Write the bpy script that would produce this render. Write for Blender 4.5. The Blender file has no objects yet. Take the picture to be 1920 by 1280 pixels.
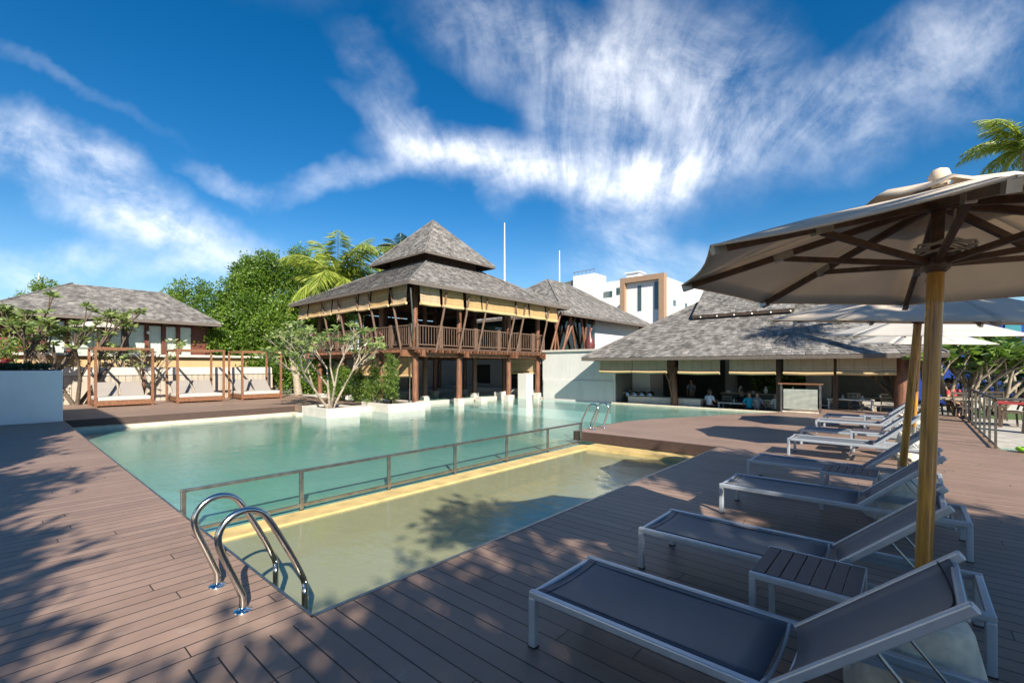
import bpy, math, random
import numpy as np
from mathutils import Vector, Matrix
random.seed(7); rng = np.random.default_rng(7)
R = math.radians
sc = bpy.context.scene
col = sc.collection

# ------------------------------------------------------------------ camera
YAW = R(41.3); CH = 1.65
cam_d = bpy.data.cameras.new('camera'); cam = bpy.data.objects.new('camera', cam_d); col.objects.link(cam)
cam.location = (0, 0, CH); cam.rotation_euler = (R(90), 0, YAW)
cam_d.sensor_width = 36; cam_d.lens = 16.0; cam_d.shift_y = 0.0245; cam_d.clip_end = 3000; cam_d.clip_start = .05
sc.camera = cam

# ------------------------------------------------------------------ light
SUN_EL = R(33); SUN_H = (.87, -.49)
sd = bpy.data.lights.new('sun', 'SUN'); sun = bpy.data.objects.new('sun', sd); col.objects.link(sun)
sd.energy = 4.9; sd.angle = R(.5); sd.color = (1, .91, .77)
sv = Vector((SUN_H[0]*math.cos(SUN_EL), SUN_H[1]*math.cos(SUN_EL), math.sin(SUN_EL)))
sun.rotation_euler = sv.to_track_quat('Z', 'Y').to_euler()
sc.view_settings.view_transform = 'Standard'; sc.view_settings.look = 'None'
sc.view_settings.exposure = 1.1; sc.view_settings.gamma = 1

world = bpy.data.worlds.new('World'); sc.world = world; world.use_nodes = True

class NT:
    """tiny helper to wire shader nodes"""
    def __init__(s, tree): s.t = tree; tree.nodes.clear()
    def n(s, typ, **kw):
        nd = s.t.nodes.new(typ)
        for k, v in kw.items():
            if k == 'i':
                for a, b in v.items():
                    if isinstance(b, bpy.types.NodeSocket): s.t.links.new(b, nd.inputs[a])
                    else: nd.inputs[a].default_value = b
            else: setattr(nd, k, v)
        return nd
    def m(s, op, a, b=None, c=None, clamp=False):
        nd = s.n('ShaderNodeMath', operation=op); nd.use_clamp = clamp
        for k, v in enumerate((a, b, c)):
            if v is None: continue
            if isinstance(v, bpy.types.NodeSocket): s.t.links.new(v, nd.inputs[k])
            else: nd.inputs[k].default_value = v
        return nd.outputs[0]
    def mix(s, f, a, b, typ='MIX'):
        nd = s.n('ShaderNodeMix', data_type='RGBA', blend_type=typ)
        for k, v in ((0, f), (6, a), (7, b)):
            if isinstance(v, bpy.types.NodeSocket): s.t.links.new(v, nd.inputs[k])
            else: nd.inputs[k].default_value = v if k == 0 else (*v, 1)[:4]
        return nd.outputs[2]
    def ramp(s, f, stops):
        nd = s.n('ShaderNodeValToRGB'); s.t.links.new(f, nd.inputs[0]); e = nd.color_ramp.elements
        while len(e) < len(stops): e.new(.5)
        for el, (p, c) in zip(e, stops):
            el.position = p; el.color = (*c, 1) if len(c) == 3 else c
        return nd.outputs[0]
    def noise(s, vec, scale, det=4, rough=.5, dist=0, out=0):
        nd = s.n('ShaderNodeTexNoise', i={'Scale': scale, 'Detail': det, 'Roughness': rough, 'Distortion': dist})
        if vec is not None: s.t.links.new(vec, nd.inputs['Vector'])
        return nd.outputs[out]
    def maprange(s, v, a, b, c=0., d=1., smooth=True):
        nd = s.n('ShaderNodeMapRange', interpolation_type='SMOOTHSTEP' if smooth else 'LINEAR',
                 i={0: v, 1: a, 2: b, 3: c, 4: d}); return nd.outputs[0]
    def scaled(s, vec, sx, sy, sz, rot=(0, 0, 0)):
        return s.n('ShaderNodeMapping', i={'Vector': vec, 'Scale': (sx, sy, sz), 'Rotation': rot}).outputs[0]

# ---- sky: Nishita with high thin clouds (placed by compass direction)
w = NT(world.node_tree)
sky = w.n('ShaderNodeTexSky', sky_type='NISHITA', sun_disc=False, sun_elevation=SUN_EL,
          sun_rotation=math.atan2(SUN_H[0], SUN_H[1]), altitude=0, air_density=1.0, dust_density=.25, ozone_density=3.5)
hs = w.n('ShaderNodeHueSaturation', i={'Hue': .500, 'Saturation': 1.38, 'Value': .86, 'Color': sky.outputs[0]}).outputs[0]
tc = w.n('ShaderNodeTexCoord').outputs['Generated']
rot = w.n('ShaderNodeVectorRotate', rotation_type='Z_AXIS', i={'Vector': tc, 'Angle': -YAW}).outputs[0]
sx = w.n('ShaderNodeSeparateXYZ', i={0: rot})
dy = w.m('MAXIMUM', sx.outputs[1], .05)
U = w.m('DIVIDE', sx.outputs[0], dy); V = w.m('DIVIDE', sx.outputs[2], dy)
UV = w.n('ShaderNodeCombineXYZ', i={0: U, 1: V, 2: 0.0}).outputs[0]
warp = w.n('ShaderNodeVectorMath', operation='MULTIPLY_ADD',
           i={0: w.noise(UV, 2.6, 5, .55, 0, 1), 1: (.34, .26, 0), 2: UV}).outputs[0]
def blob(px, py, rx, ry, ang, amp):
    cu, cv = (px-960)/853.3+.17, (687-py)/853.3+.13
    mp = w.n('ShaderNodeMapping', vector_type='TEXTURE', i={'Vector': warp, 'Location': (cu, cv, 0), 'Rotation': (0, 0, R(ang)),
             'Scale': (rx/853.3, ry/853.3, 1)}).outputs[0]
    ln = w.n('ShaderNodeVectorMath', operation='LENGTH', i={0: mp}).outputs['Value']
    return w.m('MULTIPLY', w.maprange(ln, 1.0, 0.0), amp)
blobs = [(900, -420, 900, 420, 10, .75), (200, -700, 700, 400, 0, .5), (1700, -500, 700, 400, 0, .5), (1020, 320, 400, 85, -6, 1.15), (790, 275, 240, 60, -32, .85), (1270, 200, 330, 260, 30, .72), (1150, 120, 260, 130, 60, .5), (960, 330, 330, 55, -14, .7), (1250, 350, 200, 55, 12, .6),
         (1240, 330, 150, 90, 20, .8), (1180, 430, 110, 150, -60, .7), (1560, 215, 480, 140, 14, .62), (1800, 60, 380, 120, 25, .5),
         (1000, 90, 330, 120, -20, .5), (640, 345, 200, 40, 10, .5), (160, 340, 420, 95, -27, .95), (330, 430, 330, 60, -12, .9),
         (60, 470, 330, 45, 0, .6), (400, 500, 230, 45, 5, .7), (120, 150, 330, 24, -30, .10), (1240, 500, 260, 60, 0, .45),
         (40, 560, 380, 40, 0, .5), (440, 350, 130, 30, -20, .4), (690, 130, 150, 60, -60, .2)]
tot = None
for b in blobs:
    o = blob(*b); tot = o if tot is None else w.m('ADD', tot, o)
soft = w.n('ShaderNodeVectorMath', operation='MULTIPLY_ADD', i={0: w.noise(UV, 1.6, 2, .5, 0, 1), 1: (.16, .14, 0), 2: UV}).outputs[0]
def tex(vec, ang, sx_, sy_):
    return w.n('ShaderNodeMapping', vector_type='TEXTURE', i={'Vector': vec, 'Rotation': (0, 0, R(ang)), 'Scale': (sx_, sy_, 1)}).outputs[0]
O = ((1060-960)/853.3+.08, (687-760)/853.3+.07)
so = w.n('ShaderNodeSeparateXYZ', i={0: w.n('ShaderNodeVectorMath', operation='SUBTRACT', i={0: soft, 1: (*O, 0)}).outputs[0]})
ang = w.m('ARCTAN2', so.outputs[1], so.outputs[0])
rad = w.m('SQRT', w.m('ADD', w.m('MULTIPLY', so.outputs[0], so.outputs[0]), w.m('MULTIPLY', so.outputs[1], so.outputs[1])))
pol = w.n('ShaderNodeCombineXYZ', i={0: w.m('MULTIPLY', ang, 1.5), 1: w.m('MULTIPLY', rad, .8), 2: 0.}).outputs[0]
f1 = w.noise(pol, 3.4, 8, .58, .5); f2 = w.noise(w.scaled(pol, 1.7, .9, 1), 4.5, 8, .6, .6)
l1 = w.noise(tex(soft, -24, 1, .30), 2.6, 8, .6, .1); l2 = w.noise(tex(soft, -10, 1, .38), 5.0, 8, .6, .15)
iso = w.noise(soft, 4.6, 11, .68, .3)
side = w.m('MULTIPLY', w.maprange(U, -.50, -.25), w.maprange(V, .22, .50))
def lerp(f_, a_, b_): return w.m('ADD', w.m('MULTIPLY', a_, w.m('SUBTRACT', 1., f_)), w.m('MULTIPLY', b_, f_))
st = w.m('ADD', w.m('MULTIPLY', lerp(side, l1, f1), .34), w.m('ADD', w.m('MULTIPLY', lerp(side, l2, f2), .22), w.m('MULTIPLY', iso, .46)))
den = w.m('MULTIPLY', w.m('POWER', w.m('MULTIPLY', tot, .72), .8), w.maprange(st, .37, .70, .05, 1.12))
den = w.m('MULTIPLY', den, w.maprange(sx.outputs[2], -.02, .06))
den = w.m('MINIMUM', den, .93)
hz = w.maprange(sx.outputs[2], .32, .0, 0., .30)
skyc = w.mix(hz, hs, (4.6, 6.6, 8.2))
cloud = w.mix(den, skyc, (9.3, 9.5, 9.9))
bg = w.n('ShaderNodeBackground', i={'Color': cloud, 'Strength': .072})
ow = w.n('ShaderNodeOutputWorld', i={0: bg.outputs[0]})

# ------------------------------------------------------------------ materials
MATS = {}
def base_nodes(name):
    mt = bpy.data.materials.new(name); mt.use_nodes = True; t = NT(mt.node_tree)
    out = t.n('ShaderNodeOutputMaterial'); bs = t.n('ShaderNodeBsdfPrincipled')
    t.t.links.new(bs.outputs[0], out.inputs[0]); MATS[name] = mt
    return mt, t, bs, out
def lk(t, a, b): t.t.links.new(a, b)
def mat(name, c, rough=.6, metal=0, var=.12, scale=6, bump=0, bscale=40, tint=False, grain=None, spec=.5, coat=0, c2=None):
    """plain surface: colour broken up by noise, optional wood grain direction, optional bump"""
    mt, t, bs, out = base_nodes(name)
    tcn = t.n('ShaderNodeTexCoord').outputs['Object']
    v = t.scaled(tcn, *grain) if grain else tcn
    f = t.noise(v, scale, 6, .6)
    lo = tuple(x*(1-var*1.6) for x in c); hi = c2 if c2 else tuple(min(1, x*(1+var*1.3)) for x in c)
    cc = t.ramp(f, [(.3, lo), (.7, hi)])
    if tint:
        at = t.n('ShaderNodeAttribute', attribute_name='tint').outputs['Fac']
        cc = t.mix(1.0, cc, t.n('ShaderNodeCombineColor', i={0: at, 1: at, 2: at}).outputs[0], 'MULTIPLY')
    lk(t, cc, bs.inputs['Base Color'])
    bs.inputs['Roughness'].default_value = rough; bs.inputs['Metallic'].default_value = metal
    bs.inputs['Specular IOR Level'].default_value = spec; bs.inputs['Coat Weight'].default_value = coat
    if bump:
        b = t.n('ShaderNodeBump', i={'Strength': bump, 'Distance': .01, 'Height': t.noise(v, bscale, 5, .6)})
        lk(t, b.outputs[0], bs.inputs['Normal'])
    return mt

def leafmat(name, c, c2, rough=.45, tr=.35):
    mt, t, bs, out = base_nodes(name)
    at = t.n('ShaderNodeAttribute', attribute_name='tint').outputs['Fac']
    cc = t.mix(at, c, c2); lk(t, cc, bs.inputs['Base Color']); bs.inputs['Roughness'].default_value = rough
    tl = t.n('ShaderNodeBsdfTranslucent', i={'Color': t.mix(1.0, cc, (1.3, 1.35, .6), 'MULTIPLY')})
    mx = t.n('ShaderNodeMixShader', i={0: tr, 1: bs.outputs[0], 2: tl.outputs[0]})
    lk(t, mx.outputs[0], out.inputs[0]); return mt

def plankmat(name, axis, pitch=.14, off=0., c=(.250, .170, .130)):
    """composite deck boards: groove lines every pitch along an axis, per-board tone, fine ribbing"""
    mt, t, bs, out = base_nodes(name)
    p = t.n('ShaderNodeNewGeometry').outputs['Position']; s = t.n('ShaderNodeSeparateXYZ', i={0: p})
    a, b = (s.outputs[0], s.outputs[1]) if axis == 'x' else (s.outputs[1], s.outputs[0])
    q = t.m('DIVIDE', t.m('ADD', a, off+50*pitch*8), pitch)
    idx = t.m('FLOOR', q); fr = t.m('FRACT', q)
    edge = t.m('MINIMUM', fr, t.m('SUBTRACT', 1.0, fr))
    groove = t.maprange(edge, .022, .045)
    wn = t.n('ShaderNodeTexWhiteNoise', noise_dimensions='1D', i={'W': idx}).outputs[0]
    seg = t.m('ADD', t.m('DIVIDE', b, 4.2), t.m('MULTIPLY', wn, 7.0))
    sfr = t.m('FRACT', t.m('ADD', seg, 50.0)); sedge = t.m('MINIMUM', sfr, t.m('SUBTRACT', 1.0, sfr))
    joint = t.maprange(sedge, .0004, .0012)
    wn2 = t.n('ShaderNodeTexWhiteNoise', noise_dimensions='2D', i={'Vector': t.n('ShaderNodeCombineXYZ', i={0: idx, 1: t.m('FLOOR', seg), 2: 0.}).outputs[0]}).outputs[0]
    big = t.noise(p, .55, 4, .6); gr = t.noise(t.scaled(p, *((60, 2.2, 1) if axis == 'x' else (2.2, 60, 1))), 1, 4, .6)
    spots = t.noise(p, 7, 5, .7)
    k = t.m('ADD', t.m('ADD', t.m('MULTIPLY', wn2, .15), t.m('MULTIPLY', big, .46)), t.m('ADD', t.m('MULTIPLY', gr, .22), t.m('MULTIPLY', spots, .25)))
    cc = t.ramp(k, [(.30, tuple(x*.62 for x in c)), (.55, c), (.85, (c[0]*1.38, c[1]*1.4, c[2]*1.45))])
    dirt = t.maprange(t.noise(t.scaled(p, 1.3, 1.0, 1), 3.1, 6, .75), .60, .70)
    cc = t.mix(t.m('MULTIPLY', dirt, .25), cc, (.40, .34, .29))
    wet = t.maprange(t.noise(t.scaled(p, .8, 1.1, 1), .9, 6, .7), .60, .68)
    cc = t.mix(t.m('MULTIPLY', wet, .35), cc, (.09, .06, .05))
    cc = t.mix(t.m('MULTIPLY', groove, joint), (.008, .006, .006), cc)
    lk(t, cc, bs.inputs['Base Color'])
    lk(t, t.maprange(gr, .3, .7, .42, .6), bs.inputs['Roughness'])
    h = t.m('ADD', t.m('MULTIPLY', t.m('MULTIPLY', groove, joint), 1.0), t.m('MULTIPLY', gr, .10))
    bp = t.n('ShaderNodeBump', i={'Strength': .55, 'Distance': .006, 'Height': h}); lk(t, bp.outputs[0], bs.inputs['Normal'])
    return mt

def watermat(name, tint, deep, rip=1.0, ior=1.33):
    mt, t, bs, out = base_nodes(name); t.t.nodes.remove(bs)
    p = t.n('ShaderNodeNewGeometry').outputs['Position']
    n1 = t.noise(t.scaled(p, 1.0, 1.7, 1, (0, 0, R(20))), 2.2, 3, .55, .4)
    n2 = t.noise(t.scaled(p, 1.0, 2.2, 1, (0, 0, R(50))), 9.5, 4, .6, .6)
    patch = t.maprange(t.noise(p, .35, 2, .5), .35, .65, .35, 1.)
    h = t.m('ADD', t.m('MULTIPLY', n1, 1.0), t.m('MULTIPLY', t.m('MULTIPLY', n2, .42), patch))
    bp = t.n('ShaderNodeBump', i={'Strength': .22*rip, 'Distance': .05, 'Height': h})
    gl = t.n('ShaderNodeBsdfGlossy', i={'Roughness': .015, 'Normal': bp.outputs[0], 'Color': (1, 1, 1, 1)})
    tr = t.n('ShaderNodeBsdfTransparent', i={'Color': (*tint, 1)})
    df = t.n('ShaderNodeBsdfDiffuse', i={'Color': (*deep, 1), 'Normal': bp.outputs[0]})
    body = t.n('ShaderNodeMixShader', i={0: .34, 1: tr.outputs[0], 2: df.outputs[0]})
    fr = t.n('ShaderNodeFresnel', i={'IOR': ior, 'Normal': bp.outputs[0]})
    mx = t.n('ShaderNodeMixShader', i={0: fr.outputs[0], 1: body.outputs[0], 2: gl.outputs[0]})
    lk(t, mx.outputs[0], out.inputs[0]); return mt

def glassmat(name, tint=(.9, .95, .93), frost=0., ior=1.5):
    mt, t, bs, out = base_nodes(name); t.t.nodes.remove(bs)
    gl = t.n('ShaderNodeBsdfGlossy', i={'Roughness': .01, 'Color': (1, 1, 1, 1)})
    tr = t.n('ShaderNodeBsdfTransparent', i={'Color': (*tint, 1)})
    df = t.n('ShaderNodeBsdfDiffuse', i={'Color': (.55, .65, .62, 1)})
    body = t.n('ShaderNodeMixShader', i={0: frost, 1: tr.outputs[0], 2: df.outputs[0]})
    bf = t.n('ShaderNodeNewGeometry').outputs['Backfacing']
    fr = t.n('ShaderNodeFresnel', i={'IOR': t.m('ADD', ior, t.m('MULTIPLY', bf, 1/ior-ior))})
    mx = t.n('ShaderNodeMixShader', i={0: fr.outputs[0], 1: body.outputs[0], 2: gl.outputs[0]})
    lk(t, mx.outputs[0], out.inputs[0]); return mt

def poolfloor(name, c, c2, tile=.3, grout=.75, streak=0.):
    mt, t, bs, out = base_nodes(name)
    p = t.n('ShaderNodeNewGeometry').outputs['Position']
    br = t.n('ShaderNodeTexBrick', offset=0., i={'Vector': p, 'Scale': 1/tile, 'Mortar Size': .02, 'Brick Width': 1, 'Row Height': 1,
             'Color1': (1, 1, 1, 1), 'Color2': (.88, .88, .88, 1), 'Mortar': (grout, grout, grout, 1)}).outputs[0]
    f = t.noise(p, .45, 5, .6, .3)
    cc = t.mix(1.0, t.ramp(f, [(.32, c), (.68, c2)]), br, 'MULTIPLY')
    vo = t.n('ShaderNodeTexVoronoi', feature='DISTANCE_TO_EDGE', i={'Vector': t.n('ShaderNodeVectorMath', operation='MULTIPLY_ADD',
             i={0: t.noise(p, 2.5, 2, .5, 0, 1), 1: (.5, .5, 0), 2: p}).outputs[0], 'Scale': 2.6}).outputs['Distance']
    lk(t, cc, bs.inputs['Base Color']); bs.inputs['Roughness'].default_value = .6
    return mt

def blindmat(name, c, vertical=False):
    mt, t, bs, out = base_nodes(name)
    p = t.n('ShaderNodeNewGeometry').outputs['Position']; s = t.n('ShaderNodeSeparateXYZ', i={0: p})
    z = t.m('MULTIPLY', s.outputs[2], 38.); fr = t.m('PINGPONG', z, .5)
    slat = t.n('ShaderNodeTexWhiteNoise', noise_dimensions='1D', i={'W': t.m('FLOOR', z)}).outputs[0]
    n = t.noise(p, 5, 5, .65)
    k = t.m('ADD', t.m('MULTIPLY', slat, .45), t.m('MULTIPLY', n, .6))
    cc = t.ramp(k, [(.2, tuple(x*.68 for x in c)), (.6, c), (.9, tuple(min(1, x*1.22) for x in c))])
    st = t.m('PINGPONG', t.m('ADD', t.m('MULTIPLY', s.outputs[0], 1.0), s.outputs[1]), .21)
    cc = t.mix(t.maprange(st, .012, .004), cc, tuple(x*.55 for x in c))
    cc = t.mix(t.m('MULTIPLY', t.maprange(fr, .1, .0), .5), cc, (.1, .07, .03))
    lk(t, cc, bs.inputs['Base Color']); bs.inputs['Roughness'].default_value = .7
    tl = t.n('ShaderNodeBsdfTranslucent', i={'Color': cc}); mx = t.n('ShaderNodeMixShader', i={0: .3, 1: bs.outputs[0], 2: tl.outputs[0]})
    lk(t, mx.outputs[0], out.inputs[0]); return mt

def wallmat(name, c, stain=.25, rough=.75):
    mt, t, bs, out = base_nodes(name)
    p = t.n('ShaderNodeNewGeometry').outputs['Position']
    f = t.noise(p, 1.1, 6, .65); g = t.noise(t.scaled(p, 3.2, 3.2, .35), 1.6, 6, .7)
    cc = t.ramp(f, [(.3, tuple(x*.90 for x in c)), (.7, c)])
    cc = t.mix(t.m('MULTIPLY', t.maprange(g, .52, .75), stain), cc, (c[0]*.55, c[1]*.52, c[2]*.46))
    lk(t, cc, bs.inputs['Base Color']); bs.inputs['Roughness'].default_value = rough
    b = t.n('ShaderNodeBump', i={'Strength': .2, 'Distance': .004, 'Height': t.noise(p, 60, 4, .6)}); lk(t, b.outputs[0], bs.inputs['Normal'])
    return mt

plankmat('deck_y', 'x', off=.0); plankmat('deck_x', 'y', off=.0)
mat('fascia', (.055, .033, .026), .6, var=.3, grain=(1, 1, 14), bump=.3)
watermat('water_main', (.66, .96, .90), (.30, .72, .61), .9)
watermat('water_shallow', (.95, .99, .90), (.62, .64, .38), .6)
poolfloor('pool_tile', (.34, .70, .60), (.48, .82, .71), grout=.6)
poolfloor('shallow_tile', (.66, .64, .38), (.80, .79, .52), grout=.62)
mat('yellow_stone', (.50, .37, .155), .6, var=.18, scale=3, bump=.2)
mat('cream_stone', (.54, .48, .37), .6, var=.10, scale=4, bump=.25, bscale=20)
mat('white_stone', (.50, .47, .42), .6, var=.08, scale=5, bump=.2, bscale=25)
wallmat('white_wall', (.56, .56, .54), .35); wallmat('smooth_white', (.82, .82, .80), .12); wallmat('bright_wall', (.66, .67, .69), .12); wallmat('grey_wall', (.40, .43, .44))
wallmat('ochre_wall', (.46, .33, .17)); wallmat('taupe_wall', (.42, .40, .35), .2); wallmat('stained_wall', (.40, .35, .29), .95)
mat('shingle', (.255, .240, .225), .85, var=.35, scale=2.2, tint=True, bump=.5, bscale=55, c2=(.33, .315, .30))
mat('soffit', (.055, .035, .025), .7, var=.3)
mat('fascia_board', (.12, .10, .085), .7, var=.3, grain=(2, 2, 12))
mat('dark_wood', (.085, .045, .028), .6, var=.35, scale=4, grain=(8, 8, .8), bump=.3)
mat('post_wood', (.15, .065, .035), .55, var=.4, scale=3, grain=(6, 6, .7), bump=.3)
mat('grey_wood', (.13, .08, .055), .7, var=.35, scale=5, grain=(8, 8, .9), bump=.3)
mat('teak', (.19, .085, .042), .5, var=.3, scale=3, grain=(5, 5, 5), bump=.2)
mat('red_wood', (.12, .035, .022), .5, var=.25, scale=4, grain=(6, 6, .8))
mat('orange_wood', (.30, .20, .13), .6, var=.1)
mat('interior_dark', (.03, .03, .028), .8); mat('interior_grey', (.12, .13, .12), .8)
blindmat('blind_pale', (.60, .46, .29)); blindmat('blind_gold', (.60, .41, .19))
mat('blind_roll', (.48, .35, .18), .6, var=.25, grain=(4, 4, 30))
mat('steel', (.62, .61, .58), .16, 1, var=.08, scale=3); mat('chrome', (.78, .78, .78), .06, 1, var=.02)
mat('brushed', (.36, .35, .32), .38, 1, var=.2, scale=9)
mat('rail_metal', (.13, .125, .11), .45, .6, var=.2, scale=9)
mat('alu', (.42, .47, .53), .34, .35, var=.07, scale=8, coat=.2)
mat('plastic_dark', (.02, .02, .022), .5)
def slingmat():
    mt, t, bs, out = base_nodes('sling')
    p = t.n('ShaderNodeTexCoord').outputs['Object']
    wv = t.n('ShaderNodeTexChecker', i={'Vector': p, 'Scale': 420.}).outputs[1]
    n = t.noise(p, 3, 4, .6)
    cc = t.ramp(t.m('ADD', t.m('MULTIPLY', n, .8), t.m('MULTIPLY', wv, .2)), [(.25, (.036, .048, .070)), (.8, (.062, .080, .112))])
    lk(t, cc, bs.inputs['Base Color']); bs.inputs['Roughness'].default_value = .48; bs.inputs['Sheen Weight'].default_value = .15
    b = t.n('ShaderNodeBump', i={'Strength': .25, 'Distance': .001, 'Height': wv}); lk(t, b.outputs[0], bs.inputs['Normal'])
slingmat()
mat('hem', (.028, .036, .05), .6)
mat('slat', (.075, .060, .068), .5, var=.2, grain=(3, 30, 3), bump=.2)
mat('concrete', (.60, .56, .46), .85, var=.25, scale=5, bump=.5, bscale=30)
mat('umb_wood', (.34, .15, .012), .38, var=.4, scale=5, grain=(9, 9, .5), coat=.4, c2=(.52, .26, .02))
mat('umb_rib', (.085, .045, .025), .5, var=.3, grain=(3, 3, 3))
def clothmat(name, c, tr=.22):
    mt, t, bs, out = base_nodes(name); p = t.n('ShaderNodeTexCoord').outputs['Object']
    n = t.noise(p, 2.2, 6, .65); sp = t.maprange(t.noise(p, 26, 3, .6), .70, .78)
    cc = t.mix(t.m('MULTIPLY', sp, .3), t.ramp(n, [(.3, tuple(x*.86 for x in c)), (.7, c)]), tuple(x*.5 for x in c))
    lk(t, cc, bs.inputs['Base Color']); bs.inputs['Roughness'].default_value = .85
    b = t.n('ShaderNodeBump', i={'Strength': .25, 'Distance': .01, 'Height': t.noise(p, 5, 4, .5)}); lk(t, b.outputs[0], bs.inputs['Normal'])
    tl = t.n('ShaderNodeBsdfTranslucent', i={'Color': cc}); mx = t.n('ShaderNodeMixShader', i={0: tr, 1: bs.outputs[0], 2: tl.outputs[0]})
    lk(t, mx.outputs[0], out.inputs[0])
clothmat('canopy', (.78, .68, .56), .32); clothmat('canopy_white', (.60, .57, .52)); clothmat('curtain', (.80, .80, .78), .2)
clothmat('cushion', (.27, .245, .225), .0); clothmat('mattress_cloth', (.50, .47, .42), .0); clothmat('rope', (.40, .37, .32), 0)
leafmat('leaf_tree', (.03, .085, .010), (.17, .27, .03)); leafmat('leaf_dark', (.012, .03, .01), (.035, .075, .02))
leafmat('leaf_frangi', (.10, .17, .05), (.34, .40, .16), .35); leafmat('leaf_frangi_dark', (.05, .12, .025), (.20, .30, .07), .35); leafmat('leaf_palm', (.10, .19, .02), (.42, .46, .09), .4)
leafmat('leaf_shrub', (.04, .10, .015), (.20, .27, .05)); leafmat('leaf_bright', (.06, .13, .02), (.20, .28, .05))
mat('bark_pale', (.26, .22, .165), .85, var=.3, scale=9, bump=.5); mat('bark_dark', (.10, .075, .055), .9, var=.3, scale=9, bump=.5)
mat('bark_palm', (.28, .22, .15), .9, var=.3, grain=(1, 1, 9), bump=.5)
mat('soil', (.06, .04, .03), .95); mat('ground', (.22, .19, .14), .95, var=.3, scale=.3); mat('paving', (.40, .38, .34), .8, var=.2, scale=3, bump=.3)
mat('lawn', (.06, .12, .03), .9, var=.4, scale=30)
wallmat('blue_paint', (.012, .055, .34), .2); mat('teal_paint', (.05, .28, .34), .6)
glassmat('clear_glass', (.93, .97, .95)); glassmat('window_glass', (.55, .62, .62), .0, 1.6); glassmat('frosted', (.7, .8, .78), .45)
mat('skin', (.42, .24, .16), .55); mat('hair_dark', (.02, .015, .012), .5)
for nm, c in dict(shirt_pale=(.50, .58, .68), shirt_teal=(.01, .33, .50), shirt_grey=(.30, .32, .42), shirt_white=(.70, .70, .70), shirt_red=(.38, .04, .05),
                  shirt_dark=(.03, .03, .04), trousers=(.05, .05, .07)).items(): mat(nm, c, .85)
mat('white_paint', (.74, .72, .68), .5); mat('beige_wood', (.46, .39, .29), .6, var=.2, grain=(5, 5, 1))
mat('tablecloth', (.72, .66, .56), .8); mat('red_cloth', (.30, .03, .03), .8); mat('red_pot', (.10, .01, .01), .3); mat('vase', (.10, .03, .03), .35)
mat('green_plastic', (.25, .60, .03), .35); mat('green_pot', (.30, .35, .12), .6); mat('crockery', (.75, .75, .73), .25); mat('rattan', (.07, .05, .035), .8, var=.3, scale=30)
mat('flower', (.80, .76, .60), .6); mat('lamp_white', (.80, .79, .75), .4)

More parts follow.
